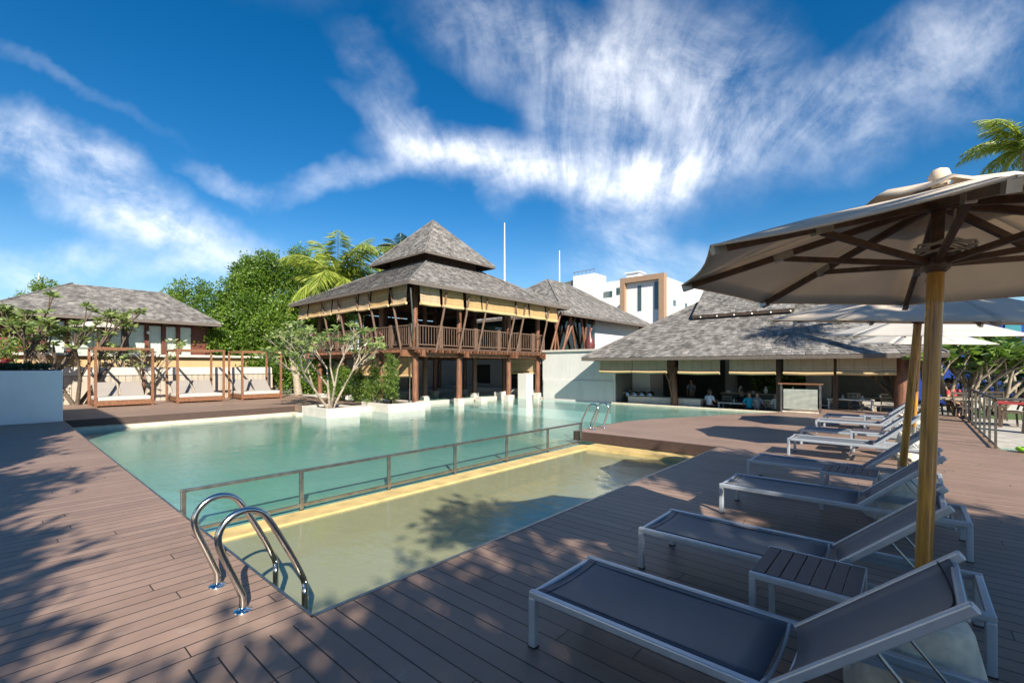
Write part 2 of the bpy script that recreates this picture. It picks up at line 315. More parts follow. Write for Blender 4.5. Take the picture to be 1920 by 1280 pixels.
# ------------------------------------------------------------------ geometry helpers
class MB:
    def __init__(s): s.v = []; s.f = []; s.t = []; s.smooth = []
    def add(s, vs, fs, tint=1.0, sm=False):
        o = len(s.v); s.v += [tuple(x) for x in vs]
        for f in fs: s.f.append([o+i for i in f]); s.t.append(tint); s.smooth.append(sm)
        return s
    def box(s, x0, y0, z0, x1, y1, z1, tint=1.0):
        vs = [(x, y, z) for z in (z0, z1) for y in (y0, y1) for x in (x0, x1)]
        return s.add(vs, [(0, 2, 3, 1), (4, 5, 7, 6), (0, 1, 5, 4), (2, 6, 7, 3), (0, 4, 6, 2), (1, 3, 7, 5)], tint)
    def beam(s, p0, p1, w, h=None, up=(0, 0, 1), tint=1.0):
        h = h or w; p0 = Vector(p0); p1 = Vector(p1); d = (p1-p0).normalized(); up = Vector(up)
        if abs(d.dot(up)) > .98: up = Vector((1, 0, 0))
        a = d.cross(up).normalized()*w/2; b = a.cross(d).normalized()*h/2
        vs = [p+sa*a+sb*b for p in (p0, p1) for sa, sb in ((-1, -1), (1, -1), (1, 1), (-1, 1))]
        return s.add(vs, [(0, 1, 2, 3), (7, 6, 5, 4), (0, 4, 5, 1), (1, 5, 6, 2), (2, 6, 7, 3), (3, 7, 4, 0)], tint)
    def tube(s, pts, r, n=8, cap=True, tint=1.0, sm=True):
        pts = [Vector(p) for p in pts]; m = len(pts)
        rs = r if isinstance(r, (list, tuple)) else [r]*m
        d = (pts[1]-pts[0]).normalized(); a = d.orthogonal().normalized(); vs = []
        for i, p in enumerate(pts):
            d2 = (pts[min(i+1, m-1)]-pts[max(i-1, 0)]).normalized()
            a = (a-d2*a.dot(d2)).normalized(); b = d2.cross(a)
            for k in range(n):
                an = 2*math.pi*k/n; vs.append(p+(a*math.cos(an)+b*math.sin(an))*rs[i])
        fs = [(i*n+k, i*n+(k+1) % n, (i+1)*n+(k+1) % n, (i+1)*n+k) for i in range(m-1) for k in range(n)]
        s.add(vs, fs, tint, sm)
        if cap: s.add(vs[:n], [tuple(range(n))[::-1]], tint); s.add(vs[-n:], [tuple(range(n))], tint)
        return s
    def lathe(s, c, prof, n=16, axis=None, sm=True):
        c = Vector(c); M = Matrix.Identity(3)
        if axis is not None: M = Vector(axis).to_track_quat('Z', 'Y').to_matrix()
        vs = [c+M @ Vector((r*math.cos(2*math.pi*k/n), r*math.sin(2*math.pi*k/n), z)) for r, z in prof for k in range(n)]
        m = len(prof)
        return s.add(vs, [(i*n+k, i*n+(k+1) % n, (i+1)*n+(k+1) % n, (i+1)*n+k) for i in range(m-1) for k in range(n)], 1.0, sm)
    def poly(s, pts, tint=1.0): return s.add(pts, [tuple(range(len(pts)))], tint)
    def prism(s, pts, z0, z1):
        n = len(pts); vs = [(x, y, z0) for x, y in pts]+[(x, y, z1) for x, y in pts]
        return s.add(vs, [tuple(range(n))[::-1], tuple(range(n, 2*n))]+[(i, (i+1) % n, n+(i+1) % n, n+i) for i in range(n)])
    def build(s, name, m, parent=None, bevel=0, solid=0):
        off = Vector((0, 0, 0)); q = parent
        while q is not None: off += Vector(q.location); q = q.parent
        me = bpy.data.meshes.new(name)
        me.from_pydata([tuple(Vector(v)-off) for v in s.v] if off.length else s.v, [], s.f)
        a = me.attributes.new('tint', 'FLOAT', 'FACE'); a.data.foreach_set('value', np.array(s.t, dtype=np.float32))
        me.polygons.foreach_set('use_smooth', np.array(s.smooth, dtype=bool))
        me.materials.append(MATS[m]); me.update()
        o = bpy.data.objects.new(name, me); col.objects.link(o); o.parent = parent
        if solid:
            md = o.modifiers.new('solid', 'SOLIDIFY'); md.thickness = solid; md.offset = 0
        if bevel:
            md = o.modifiers.new('bevel', 'BEVEL'); md.width = bevel; md.segments = 2; md.limit_method = 'ANGLE'; md.angle_limit = R(40)
        return o

def tag(o, label=None, cat=None, group=None, kind=None):
    if label: o['label'] = label
    if cat: o['category'] = cat
    if group: o['group'] = group
    if kind: o['kind'] = kind
    return o
def thing(name, label, cat, loc=(0, 0, 0), group=None):
    o = bpy.data.objects.new(name, None); col.objects.link(o); o.location = loc; o.empty_display_size = .1
    return tag(o, label, cat, group)
def copy_tree(o, parent=None):
    c = o.copy(); col.objects.link(c); c.parent = parent
    for ch in list(o.children): copy_tree(ch, c)
    return c
def struct(name, mb, m, **kw):
    o = mb.build(name, m, **kw); tag(o, kind='structure'); return o
SY, CY = math.sin(YAW), math.cos(YAW)
def D(px, py, d):
    """point of the place at depth d metres along the view axis (used to lay out far things)"""
    X = (px-960)/853.3*d
    return Vector((-SY*d+CY*X, CY*d+SY*X, CH+(687-py)/853.3*d))
def gy(px, y):
    k = (px-960)/853.3; d = y/(CY+SY*k); return (-SY+CY*k)*d
def gx(px, x):
    k = (px-960)/853.3; d = x/(-SY+CY*k); return (CY+SY*k)*d

def leaves_obj(name, m, C, Dr, size, parent, wid=.45, tint=None, droop=0.):
    """many diamond leaves: C centres (n,3), Dr directions (n,3), size scalar/array"""
    n = len(C); off = np.zeros(3); q = parent
    while q is not None: off += np.array(q.location); q = q.parent
    Dr = Dr/np.linalg.norm(Dr, axis=1, keepdims=True)
    rnd = rng.normal(size=(n, 3)); W = np.cross(Dr, rnd); W /= np.linalg.norm(W, axis=1, keepdims=True)+1e-9
    size = (np.ones(n)*size)[:, None]*rng.uniform(.7, 1.3, (n, 1))
    P = C-off; mid = P+Dr*size*.5
    N = np.cross(Dr, W)
    v = np.stack([P, mid+W*size*wid*.5+N*size*.06, P+Dr*size, mid-W*size*wid*.5+N*size*.06], 1).reshape(-1, 3)
    me = bpy.data.meshes.new(name); me.vertices.add(4*n); me.vertices.foreach_set('co', v.astype(np.float32).ravel())
    me.loops.add(4*n); me.loops.foreach_set('vertex_index', np.arange(4*n, dtype=np.int32))
    me.polygons.add(n); me.polygons.foreach_set('loop_start', np.arange(0, 4*n, 4, dtype=np.int32)); me.polygons.foreach_set('loop_total', np.full(n, 4, dtype=np.int32))
    a = me.attributes.new('tint', 'FLOAT', 'FACE'); a.data.foreach_set('value', (rng.random(n) if tint is None else tint).astype(np.float32))
    me.materials.append(MATS[m]); me.update(calc_edges=True); me.validate()
    o = bpy.data.objects.new(name, me); col.objects.link(o); o.parent = parent
    return o

def cloud_leaves(lobes, dens, size, jit=.35):
    """leaf clumps on twig tips over a set of ellipsoid lobes -> centres, directions, tints"""
    Cs, Ds, Ts = [], [], []
    sub = []
    for (c, r) in lobes:
        c = np.array(c); r = np.array(r if hasattr(r, '__len__') else (r, r, r)); m = 16 if r.max() > .8 else 7
        u = rng.normal(size=(m, 3)); u /= np.linalg.norm(u, axis=1, keepdims=True)
        for q in u: sub.append((c+q*r*rng.uniform(.45, .88), r*rng.uniform(.30, .52), rng.uniform(-.22, .22)))
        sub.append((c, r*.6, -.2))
    dens = dens*.62
    for (c, r, tb) in sub:
        c = np.array(c); area = (r[0]*r[1]+r[1]*r[2]+r[0]*r[2])/3
        nt = max(8, int(dens*area))
        u = rng.normal(size=(nt, 3)); u /= np.linalg.norm(u, axis=1, keepdims=True)
        bump = 1+.22*np.sin(u[:, :1]*7+c[0])*np.cos(u[:, 1:2]*6+c[1])+.15*rng.normal(size=(nt, 1))
        rad = (rng.uniform(.35, 1., (nt, 1))**.45)*bump
        tip = c+u*r*rad
        nl = 7; k = np.repeat(np.arange(nt), nl)
        tt = rng.random(nt)
        Cs.append(tip[k]+rng.normal(size=(len(k), 3))*size*jit*1.6)
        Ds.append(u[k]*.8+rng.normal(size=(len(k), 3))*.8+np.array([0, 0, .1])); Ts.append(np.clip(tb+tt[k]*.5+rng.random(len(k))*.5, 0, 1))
    return np.concatenate(Cs), np.concatenate(Ds), np.concatenate(Ts)

def bushy(name, label, cat, base, lobes, leafm='leaf_tree', size=.16, dens=60, trunk_r=.16, bark='bark_dark', group=None, trunks=1):
    base = Vector(base); t = thing(name, label, cat, base, group)
    mb = MB()
    for k in range(trunks):
        for (c, r) in lobes:
            c = Vector(c); b = base+Vector((random.uniform(-.2, .2)*trunks, random.uniform(-.2, .2)*trunks, -.05))
            m1 = b.lerp(c, .35)+Vector((random.uniform(-.15, .15), random.uniform(-.15, .15), .2))
            mb.tube([b, b.lerp(m1, .5)+Vector((.05, -.05, .1)), m1, m1.lerp(c, .6)+Vector((.08, .1, 0)), c], [trunk_r, trunk_r*.8, trunk_r*.55, trunk_r*.3, trunk_r*.08], 6)
    mb.build('trunk', bark, t)
    C, Dd, T = cloud_leaves(lobes, dens, size)
    leaves_obj('crown', leafm, C, Dd, size, t, tint=T)
    return t

def branch_tree(name, label, base, height, spread, stems=3, levels=5, seed=1, r0=.09, leafm='leaf_frangi', leaf=.28, per=9, bark='bark_pale', group=None, lean=(0, 0), flowers=0, cat='tree'):
    """frangipani: bare forked limbs, whorls of long leaves at the tips only"""
    rd = random.Random(seed); base = Vector(base); t = thing(name, label, cat, base, group)
    mb = MB(); tips = []
    def grow(p, d, L, r, lv):
        bend = Vector((rd.uniform(-1, 1), rd.uniform(-1, 1), rd.uniform(0, .5)))*.28
        m = p+d*L*.5+bend*L*.25; e = p+(d+bend*.5).normalized()*L
        mb.tube([p, m, e], [r, r*.86, r*.74], 6, cap=lv == 0)
        if lv == 0: tips.append((e, d)); return
        if lv <= 2 and rd.random() < .35: tips.append((e, d)); return
        for k in range(2 if rd.random() < .55 else 3):
            ax = Vector((rd.uniform(-1, 1), rd.uniform(-1, 1), rd.uniform(-.35, .45)))
            nd = (d*.9+ax*spread+Vector((0, 0, .12))).normalized(); grow(e, nd, L*rd.uniform(.60, .92), r*.70, lv-1)
    for k in range(stems):
        a = 2*math.pi*k/stems+rd.uniform(-.4, .4)
        d = Vector((math.cos(a)*.55+lean[0], math.sin(a)*.55+lean[1], 1)).normalized()
        grow(base+Vector((math.cos(a)*.08, math.sin(a)*.08, -.05)), d, height*.30, r0, levels)
    mb.build('trunk', bark, t)
    C, Dd = [], []
    for (e, d) in tips:
        for j in range(per):
            a = 2.4*j+rd.random(); u = Vector((math.cos(a), math.sin(a), rd.uniform(-.15, .7)))
            C.append(e+Vector((0, 0, rd.uniform(-.06, .04)))); Dd.append(u)
    leaves_obj('crown', leafm, np.array(C), np.array(Dd), leaf, t, wid=.34)
    if flowers:
        fb = MB()
        for (e, d) in rd.sample(tips, min(flowers, len(tips))):
            for j in range(5):
                a = j*1.257; c = e+Vector((0, 0, .09)); u = Vector((math.cos(a), math.sin(a), .5))*.05; v2 = Vector((-math.sin(a), math.cos(a), 0))*.02
                fb.add([c, c+u*.6+v2, c+u*1.1, c+u*.6-v2], [(0, 1, 2, 3)])
        fb.build('blossom', 'flower', t)
    return t

def palm(name, label, base, crown, n=18, L=4.2, seed=3, leafm='leaf_palm', group=None, up=.9):
    rd = random.Random(seed); base = Vector(base); crown = Vector(crown); t = thing(name, label, 'palm tree', base, group)
    mb = MB(); pts = [base.lerp(crown, k/8)+Vector((math.sin(k*.5)*.12, 0, 0)) for k in range(9)]
    mb.tube(pts, [.24-.015*k for k in range(9)], 10); mb.build('trunk', 'bark_palm', t)
    fb = MB(); C, Dd, S = [], [], []
    for i in range(n):
        az = i*2.399+rd.uniform(-.2, .2); el = R(rd.uniform(5, 86))*up; l = L*rd.uniform(.8, 1.1); p = pts[-1].copy(); dr = Vector((math.cos(az)*math.cos(el), math.sin(az)*math.cos(el), math.sin(el)))
        ps = [p.copy()]; m = 14
        for k in range(m):
            dr = (dr+Vector((0, 0, -.075-.012*k*(1-math.sin(el)*.4)))).normalized(); p = p+dr*l/m; ps.append(p.copy())
        fb.tube(ps, [.045*(1-k/(m+2)) for k in range(m+1)], 5)
        side = Vector((-math.sin(az), math.cos(az), 0))
        for k in range(3, m*9):
            f = k/(m*9); q = f*m; a = int(q); pt = ps[a].lerp(ps[min(a+1, m)], q-a); dd = (ps[min(a+1, m)]-ps[a]).normalized()
            ln = l*.26*math.sin(math.pi*(f*.85+.13))**.7
            for sgn in (-1, 1):
                u = side*sgn*.8+dd*.7+Vector((0, 0, -.65+rd.uniform(-.3, .25))); C.append(pt); Dd.append(u); S.append(ln)
    fb.build('frond_stem', 'leaf_palm', t)
    leaves_obj('crown', leafm, np.array(C), np.array(Dd), np.array(S), t, wid=.05)
    return t

def shingles(mb, A, B, C, Dp, course=.17, wid=.15, lift=.028, seed=0):
    """rows of separate wooden shingles over the slope A-B (eave) to D-C (top)"""
    rd = random.Random(seed); A, B, C, Dp = map(Vector, (A, B, C, Dp))
    nrm = (B-A).cross(Dp-A).normalized()
    if nrm.z < 0: nrm = -nrm
    L = ((Dp+C)/2-(A+B)/2).length; n = max(2, int(L/course))
    for i in range(n):
        t0, t1 = i/n, min(1., (i+1.12)/n)
        l0, r0, l1, r1 = A.lerp(Dp, t0), B.lerp(C, t0), A.lerp(Dp, t1), B.lerp(C, t1)
        W = (r0-l0).length; k = max(1, int(W/wid)); cuts = [0]+[min(.999, max(.001, (j+rd.uniform(-.33, .33))/k)) for j in range(1, k)]+[1]
        for j in range(k):
            a, b = cuts[j]+.02/k, cuts[j+1]-.02/k; h = lift*rd.uniform(.65, 1.5); dn = (l0-l1).normalized()*rd.uniform(0, .035)
            p0, p1 = l0.lerp(r0, a)+nrm*h+dn, l0.lerp(r0, b)+nrm*h+dn; q0, q1 = l1.lerp(r1, a)+nrm*.006, l1.lerp(r1, b)+nrm*.006
            g = rd.uniform(.55, 1.12)*(.8 if rd.random() < .12 else 1)
            mb.add([p0, p1, q1, q0, p0-nrm*h, p1-nrm*h], [(0, 1, 2, 3), (4, 5, 1, 0)], g)

def hip_roof(parent, ex0, ey0, ex1, ey1, ez, top, th=.14, course=.17, wid=.15, seed=1, sides='NSEW', name='roof', cap=True):
    """top = (x0,y0,x1,y1,z) rectangle/ridge the slopes rise to"""
    tx0, ty0, tx1, ty1, tz = top
    e = [Vector((ex0, ey0, ez)), Vector((ex1, ey0, ez)), Vector((ex1, ey1, ez)), Vector((ex0, ey1, ez))]
    p = [Vector((tx0, ty0, tz)), Vector((tx1, ty0, tz)), Vector((tx1, ty1, tz)), Vector((tx0, ty1, tz))]
    mb = MB(); sof = MB(); fa = MB(); dn = Vector((0, 0, th))
    for k, s in enumerate('SENW'):
        a, b, c, d = e[k], e[(k+1) % 4], p[(k+1) % 4], p[k]
        sof.add([a-dn, b-dn, c-dn, d-dn], [(3, 2, 1, 0)]); mb.add([a, b, c, d], [(0, 1, 2, 3)], .7)
        if s in sides: shingles(mb, a, b, c, d, course, wid, seed=seed+k)
        fa.beam(a-dn*.55, b-dn*.55, .05, th*1.05)
        if cap and (d-a).length > .2: mb.tube([a+Vector((0, 0, .02)), d+Vector((0, 0, .03))], .05, 6, tint=.6)
    if cap and ((tx1-tx0) > .1 or (ty1-ty0) > .1): mb.tube([p[0]+Vector((0, 0, .03)), p[2]+Vector((0, 0, .03))] if (tx1-tx0) < .1 or (ty1-ty0) < .1 else [p[0], p[1]], .06, 6, tint=.6)
    mb.build(name, 'shingle', parent); sof.build('soffit', 'soffit', parent); fa.build('eaves_board', 'fascia_board', parent)

# ================================================================== THE SETTING
X0, X1, Y0 = -19.5, -3.0, 1.38      # pool: far edge, near edge, left edge
DIV = -6.15                          # wall between main and shallow pool
WZ = -.33
g = MB()
gz = -.95
for a in ((-900, -900, 900, 1.3), (-900, 34, 900, 900), (-900, 1.3, -30, 34), (3.2, 1.3, 900, 34)):
    g.poly([(a[0], a[1], gz), (a[2], a[1], gz), (a[2], a[3], gz), (a[0], a[3], gz)])
struct('ground', g, 'ground')
# decks
d = MB(); d.prism([(-30, -8), (-2.97, -8), (-2.97, Y0), (-30, Y0)], -.20, 0); struct('deck', d, 'deck_y')
d = MB(); d.prism([(-2.964, -8), (9, -8), (9, 13.2), (1.34, 13.2), (1.34, 21.4), (-3.3, 21.4), (-3.75, 18.6), (-4.5, 17.3), (-5.2, 15.7), (-5.9, 14.2), (-6.3, 13.3), (-6.5, 12.5), (-6.52, 9.87), (-3.0, 9.87), (-2.964, 9.87)], -.20, 0)
struct('deck', d, 'deck_x')
d = MB(); d.prism([(-30, Y0+.004), (X0, Y0+.004), (X0, 8.35), (-18.9, 8.35), (-18.9, 11.2), (-20.5, 11.6), (-30, 11.6)], -.20, .0); struct('deck', d, 'deck_y')
f = MB()
f.box(X0, Y0, -.235, X0+.025, 8.35, -.004); f.box(-6.53, 9.845, -.235, -3.0, 9.868, -.004)
f.box(-6.545, 9.845, -.235, -6.522, 12.5, -.004)
pts = [(-6.5, 12.5), (-6.3, 13.3), (-5.9, 14.2), (-5.2, 15.7), (-4.5, 17.3), (-3.75, 18.6), (-3.3, 21.4)]
for a, b in zip(pts, pts[1:]): f.beam((a[0]-.012, a[1]+.006, -.12), (b[0]-.012, b[1]+.006, -.12), .02, .22)
struct('deck_fascia', f, 'fascia')
# metal edge strip along the near pool edges
f = MB(); f.box(-19.4, Y0+.001, -.10, -2.99, Y0+.022, .004); f.box(-3.0+.0, Y0+.022, -.10, -2.966, 9.845, .004); struct('pool_edge_strip', f, 'brushed')
# basin
b = MB()
b.poly([(-26, Y0, -1.45), (DIV, Y0, -1.45), (DIV, 22, -1.45), (-26, 22, -1.45)])
b.poly([(DIV, 9.8, -1.45), (-3.2, 9.8, -1.45), (-3.2, 22, -1.45), (DIV, 22, -1.45)])
b.box(-26, Y0-.15, -1.5, DIV, Y0, -.21); b.box(-12.2, 22.0, -1.5, -3.2, 22.18, -.34)
b.box(X0-.2, Y0, -1.5, X0, 11.2, -.5); b.box(-6.45, 10.0, -1.5, -3.0, 10.2, -.21)
struct('pool_basin', b, 'pool_tile')
b = MB(); b.poly([(DIV, Y0, -.78), (X1, Y0, -.78), (X1, 9.87, -.78), (DIV, 9.87, -.78)])
b.box(X1, Y0, -.9, X1+.1, 9.87, -.21); b.box(DIV, Y0-.1, -.9, X1, Y0, -.21)
struct('shallow_pool_basin', b, 'shallow_tile')
b = MB(); b.box(DIV-.12, Y0, -1.45, DIV+.26, 9.86, -.315); struct('pool_divider', b, 'yellow_stone', bevel=.01)
b = MB(); b.box(DIV+.26, 9.42, -.9, X1, 9.84, -.25); struct('pool_ledge', b, 'yellow_stone', bevel=.01)
b = MB(); b.box(X0, Y0+.02, -.62, X0+.28, 8.4, -.245); b.box(X0+.28, Y0+.02, -1.4, X0+.62, 8.4, -.40)
b.box(-19.4, 8.1, -.6, -18.8, 8.39, -.25)
struct('pool_coping', b, 'cream_stone', bevel=.01)
b = MB(); b.box(-12.2, 22.0, -.335, -3.4, 22.22, -.27); struct('pool_coping', b, 'cream_stone', bevel=.01)
def water(name, x0, y0, x1, y1, m, z=WZ):
    wmb = MB(); wmb.poly([(x0, y0, z), (x1, y0, z), (x1, y1, z), (x0, y1, z)]); return struct(name, wmb, m)
wmb = MB(); wmb.poly([(-30, Y0, WZ), (DIV-.06, Y0, WZ), (DIV-.06, 9.9, WZ), (-3.2, 9.9, WZ), (-3.2, 22.02, WZ), (-30, 22.02, WZ)]); struct('pool_water', wmb, 'water_main')
water('shallow_pool_water', DIV+.2, Y0, X1, 9.86, 'water_shallow', WZ-.012)
# raised shallow basin below the pavilion
b = MB(); b.box(-25.5, 14.2, -.6, -19.2, 21.8, -.20); struct('raised_pool_base', b, 'pool_tile')
water('raised_pool_water', -25.4, 14.3, -19.3, 21.7, 'water_main', -.185)
b = MB()
b.box(-25.5, 14.0, -.5, -19.0, 14.2, -.15); b.box(-19.2, 14.2, -.5, -19.0, 21.9, -.15)
struct('raised_pool_edge', b, 'taupe_wall', bevel=.015); b = MB()
for (x, y, s, h) in ((-18.6, 14.4, .5, -.08), (-18.5, 18.4, .5, -.08), (-19.1, 20.6, .5, .08)): b.box(x-s/2, y-s/2, -.6, x+s/2, y+s/2, h)
struct('pool_coping', b, 'white_stone', bevel=.015)
# low-lying floor of the restaurant and paving beyond the rail
b = MB(); b.poly([(-30, 22.18, -.80), (3.2, 22.18, -.80), (3.2, 34, -.80), (-30, 34, -.80)]); struct('restaurant_floor', b, 'paving')
b = MB(); b.prism([(1.345, 15.2), (14, 15.2), (14, 30), (-3.3, 30), (-3.3, 22.3), (-3.3, 21.41), (1.345, 21.41)], -.6, -.16); struct('paving', b, 'paving')
b = MB(); b.prism([(1.36, 13.21), (14, 13.21), (14, 15.19), (1.36, 15.19)], -.6, -.38); struct('paving', b, 'pool_tile')
water('side_pool_water', 1.36, 13.22, 14, 15.19, 'water_main', -.2)
b = MB(); b.prism([(1.8, 23.0), (14, 23.0), (14, 27), (1.8, 27)], -.5, -.13); struct('lawn', b, 'lawn')
b = MB(); b.prism([(-30, 11.61), (-25.6, 11.61), (-25.6, 30), (-30, 30)], -.6, -.02); struct('paving', b, 'paving')
b = MB(); b.prism([(-25.59, 22.1), (-17.0, 22.1), (-17.0, 30), (-25.59, 30)], -.6, -.22); struct('paving', b, 'paving')

# ================================================================== PAVILION
pv = thing('pavilion', 'two-storey open timber pavilion with tiered shingle roof and bamboo blinds over the pool', 'pavilion', (-22.1, 17.8, 0))
hip_roof(pv, -28.2, 11.76, -16.2, 23.9, 5.36, (-24.1, 15.85, -20.15, 19.8, 7.52), seed=11)
hip_roof(pv, -24.8, 15.1, -19.4, 20.5, 7.8, (-22.12, 17.78, -22.08, 17.82, 10.57), seed=31, th=.10)
mb = MB(); mb.box(-23.9, 16.0, 7.3, -20.3, 19.7, 8.3); mb.build('roof_vent_band', 'soffit', pv)
gxs = (-17.4, -20.2, -24.0, -26.8); gys = (12.96, 15.7, 19.5, 22.2)
for ix, x in enumerate(gxs):
    for iy, y in enumerate(gys):
        mb = MB(); mb.tube([(x, y, .02 if (ix or iy) else -.35), (x+.01, y, 1.2), (x, y+.01, 2.4), (x, y, 5.9)], [.155, .15, .14, .125], 10)
        o = mb.build('column', 'post_wood' if (ix == 0 or iy == 0) else 'dark_wood', pv)
        if ix or iy:
            mb = MB(); mb.box(x-.19, y-.19, -.9, x+.19, y+.19, .03); mb.build('footing', 'white_stone', o, bevel=.015)
mb = MB(); mb.box(-27.3, 12.45, 2.42, -16.95, 22.7, 2.55); mb.build('upper_floor', 'dark_wood', pv)
mb = MB()
for y in gys: mb.beam((-27.3, y, 2.27), (-16.75, y, 2.27), .2, .3)
mb.build('floor_beam', 'post_wood', pv)
mb = MB()
for x in (-17.4, -26.8): mb.beam((x-.02, 12.2, 2.26), (x-.02, 24.6, 2.26), .18, .28)
mb.beam((-17.1, 24.3, 2.26), (-17.1, 26, 2.26), .2, .3)
mb.build('floor_beam', 'teak', pv)
mb = MB()
for k in range(22):
    y = 12.7+k*.46; mb.beam((-18.2, y, 2.40), (-16.72, y, 2.36), .09, .12)
    x = -17.4-k*.46; mb.beam((x, 13.8, 2.40), (x, 12.22, 2.36), .09, .12)
mb.build('joist_ends', 'post_wood', pv)
# balustrades, one per bay
def balustrade(p, q, z0=2.55):
    p = Vector((*p, z0)); q = Vector((*q, z0)); mb = MB(); L = (q-p).length; n = int(L/.15); u = Vector((0, 0, 1))
    mb.beam(p+u*1.0, q+u*1.0, .07, .05); mb.beam(p+u*.12, q+u*.12, .05, .05)
    for k in range(n+1):
        a = p.lerp(q, k/n); mb.beam(a+u*.12, a+u*.98, .026)
    for a in (p, q): mb.beam(a-u*.12, a+u*1.08, .10)
    mb.build('balustrade', 'grey_wood', pv)
yb = [12.75, 14.2, 16.55, 18.3, 20.0, 21.3, 22.4]
for a, b2 in zip(yb, yb[1:]): balustrade((-17.05, a+.06), (-17.05, b2-.06))
xb = [-17.2, -18.8, -20.4, -22.1, -24, -25.6, -27.1]
for a, b2 in zip(xb, xb[1:]): balustrade((a-.06, 12.6), (b2+.06, 12.6))
# slanting struts outside the balustrade
for px in (790+25, 858, 893, 948, 965, 1010):
    y = gx(px, -17.1); mb = MB(); mb.tube([(-17.0, y, 2.35), (-16.62, y+.15, 4.2), (-16.45, y+.2, 5.15)], [.06, .055, .045], 8); mb.build('strut', 'grey_wood', pv)
for px in (756, 714, 690, 655, 625): 
    x = gy(px, 12.6); mb = MB(); mb.tube([(x, 12.5, 2.35), (x-.12, 12.2, 4.2), (x-.15, 12.0, 5.15)], [.06, .055, .045], 8); mb.build('strut', 'grey_wood', pv)
for k in range(3):
    mb = MB(); mb.tube([(-16.9, 22.8+k*.5, 2.4), (-16.7, 23.7-k*.4, 5.1)], .07, 8); mb.build('strut', 'post_wood', pv)
# bamboo blinds
def blind(parent, p, q, zt, zb, m='blind_pale', roll=.07, nm='bamboo_blind'):
    p = Vector((*p, 0)); q = Vector((*q, 0)); u = (q-p); nrm = Vector((u.y, -u.x, 0)).normalized(); mb = MB(); N = 8; rows = 6
    vs = []; 
    for j in range(rows+1):
        z = zb+(zt-zb)*j/rows
        for k in range(N+1):
            f = k/N; vs.append(p.lerp(q, f)+Vector((0, 0, z))+nrm*(.02*math.sin(f*7+z*3)+.03*(1-j/rows)))
    mb.add(vs, [(j*(N+1)+k, j*(N+1)+k+1, (j+1)*(N+1)+k+1, (j+1)*(N+1)+k) for j in range(rows) for k in range(N)])
    o = mb.build(nm, m, parent, solid=.012)
    mb = MB(); mb.tube([p+nrm*.04+Vector((0, 0, zb)), (p+q)/2+nrm*.04+Vector((0, 0, zb-.025)), q+nrm*.04+Vector((0, 0, zb))], roll, 10); mb.build('rolled_bottom', 'blind_roll', o)
rd = random.Random(5)
for a, b2, m in ((787, 824, 'p'), (829, 868, 'g'), (874, 901.5, 'g'), (903.5, 965, 'g'), (968, 990, 'g'), (992.5, 1021, 'g'), (1024, 1044, 'g')):
    blind(pv, (-16.6, gx(a, -16.6)), (-16.6, gx(b2, -16.6)), 5.35, 4.48+rd.uniform(-.03, .03), 'blind_pale' if m == 'p' else 'blind_gold')
for a, b2, m in ((561, 577, 'p'), (580, 602.5, 'g'), (604, 622, 'p'), (624.5, 671, 'p'), (674, 694, 'p'), (697, 729, 'g'), (735, 763, 'p')):
    blind(pv, (gy(a, 12.15), 12.15), (gy(b2, 12.15), 12.15), 5.35, 4.50+rd.uniform(-.03, .03), 'blind_pale' if m == 'p' else 'blind_gold')
for a, b2 in ((-22.9, -21.1), (-21.0, -19.3), (-19.2, -17.62)): blind(pv, (a, 12.98), (b2, 12.98), 2.1, 1.22, 'blind_gold')
blind(pv, (-20.0, 22.3), (-17.6, 22.3), 2.1, 1.25, 'blind_pale')
# inner posts, roof tie beams, upper furniture wall
mb = MB()
for y in gys: mb.beam((-27, y, 5.05), (-17.2, y, 5.05), .14, .2)
for x in gxs: mb.beam((x, 12.8, 5.2), (x, 22.4, 5.2), .14, .2)
mb.build('tie_beam', 'dark_wood', pv)
mb = MB(); mb.box(-26.9, 22.35, 2.56, -23.5, 22.5, 5.2); mb.box(-26.95, 16, 2.56, -26.85, 22.3, 5.0); mb.build('inner_wall', 'soffit', pv)
mb = MB(); mb.box(-20.4, 21.8, 2.56, -19.4, 22.2, 3.5); mb.box(-24, 16.2, 2.56, -22.4, 17, 3.35); mb.build('cabinet', 'dark_wood', pv)
mb = MB(); mb.tube([(-16.5, 12.05, 5.1), (-16.62, 12.3, 3.2), (-17.62, 12.83, 2.5), (-17.6, 12.8, .1)], .035, 8); mb.build('drain_pipe', 'brushed', pv)
# white pier and stair beneath
pr = MB(); pr.box(-18.45, 21.55, -.9, -17.75, 22.2, 1.22); tag(pr.build('wall_pier', 'white_wall', bevel=.01), 'square white pier standing in the pool under the far pavilion corner', 'pillar')
bw = thing('rear_wall', 'shaded grey wall with dark windows behind the pavilion columns', 'wall', (-22, 24.3, -.3))
mb = MB(); mb.box(-31, 24.4, -.9, -16.9, 24.7, 2.4); mb.build('wall', 'grey_wall', bw)
mb = MB(); mb.box(-28, 22.9, -.7, -17.9, 24.35, .12); mb.build('ledge', 'white_wall', bw)
for a, b2, z0, z1 in ((-25.2, -23.6, .4, 1.8), (-22.0, -20.0, .15, 1.35), (-19.6, -18.6, .1, 1.3)):
    mb = MB(); mb.box(a, 24.36, z0, b2, 24.398, z1); mb.build('window', 'interior_dark', bw)
lw = MB(); lw.box(-29.5, 13.5, -.5, -28.6, 24, 2.4); tag(lw.build('rear_wall', 'taupe_wall'), 'taupe wall at the far side beneath the pavilion', 'wall')
stt = thing('staircase', 'dark open-tread stair rising behind the pavilion to the white terrace', 'staircase', (-17.2, 23.4, -.2))
mb = MB()
for s in (0, .9): mb.beam((-19.2, 22.9+s, 2.4), (-15.9, 22.9+s, .0), .06, .26)
mb.build('stringer', 'dark_wood', stt)
mb = MB()
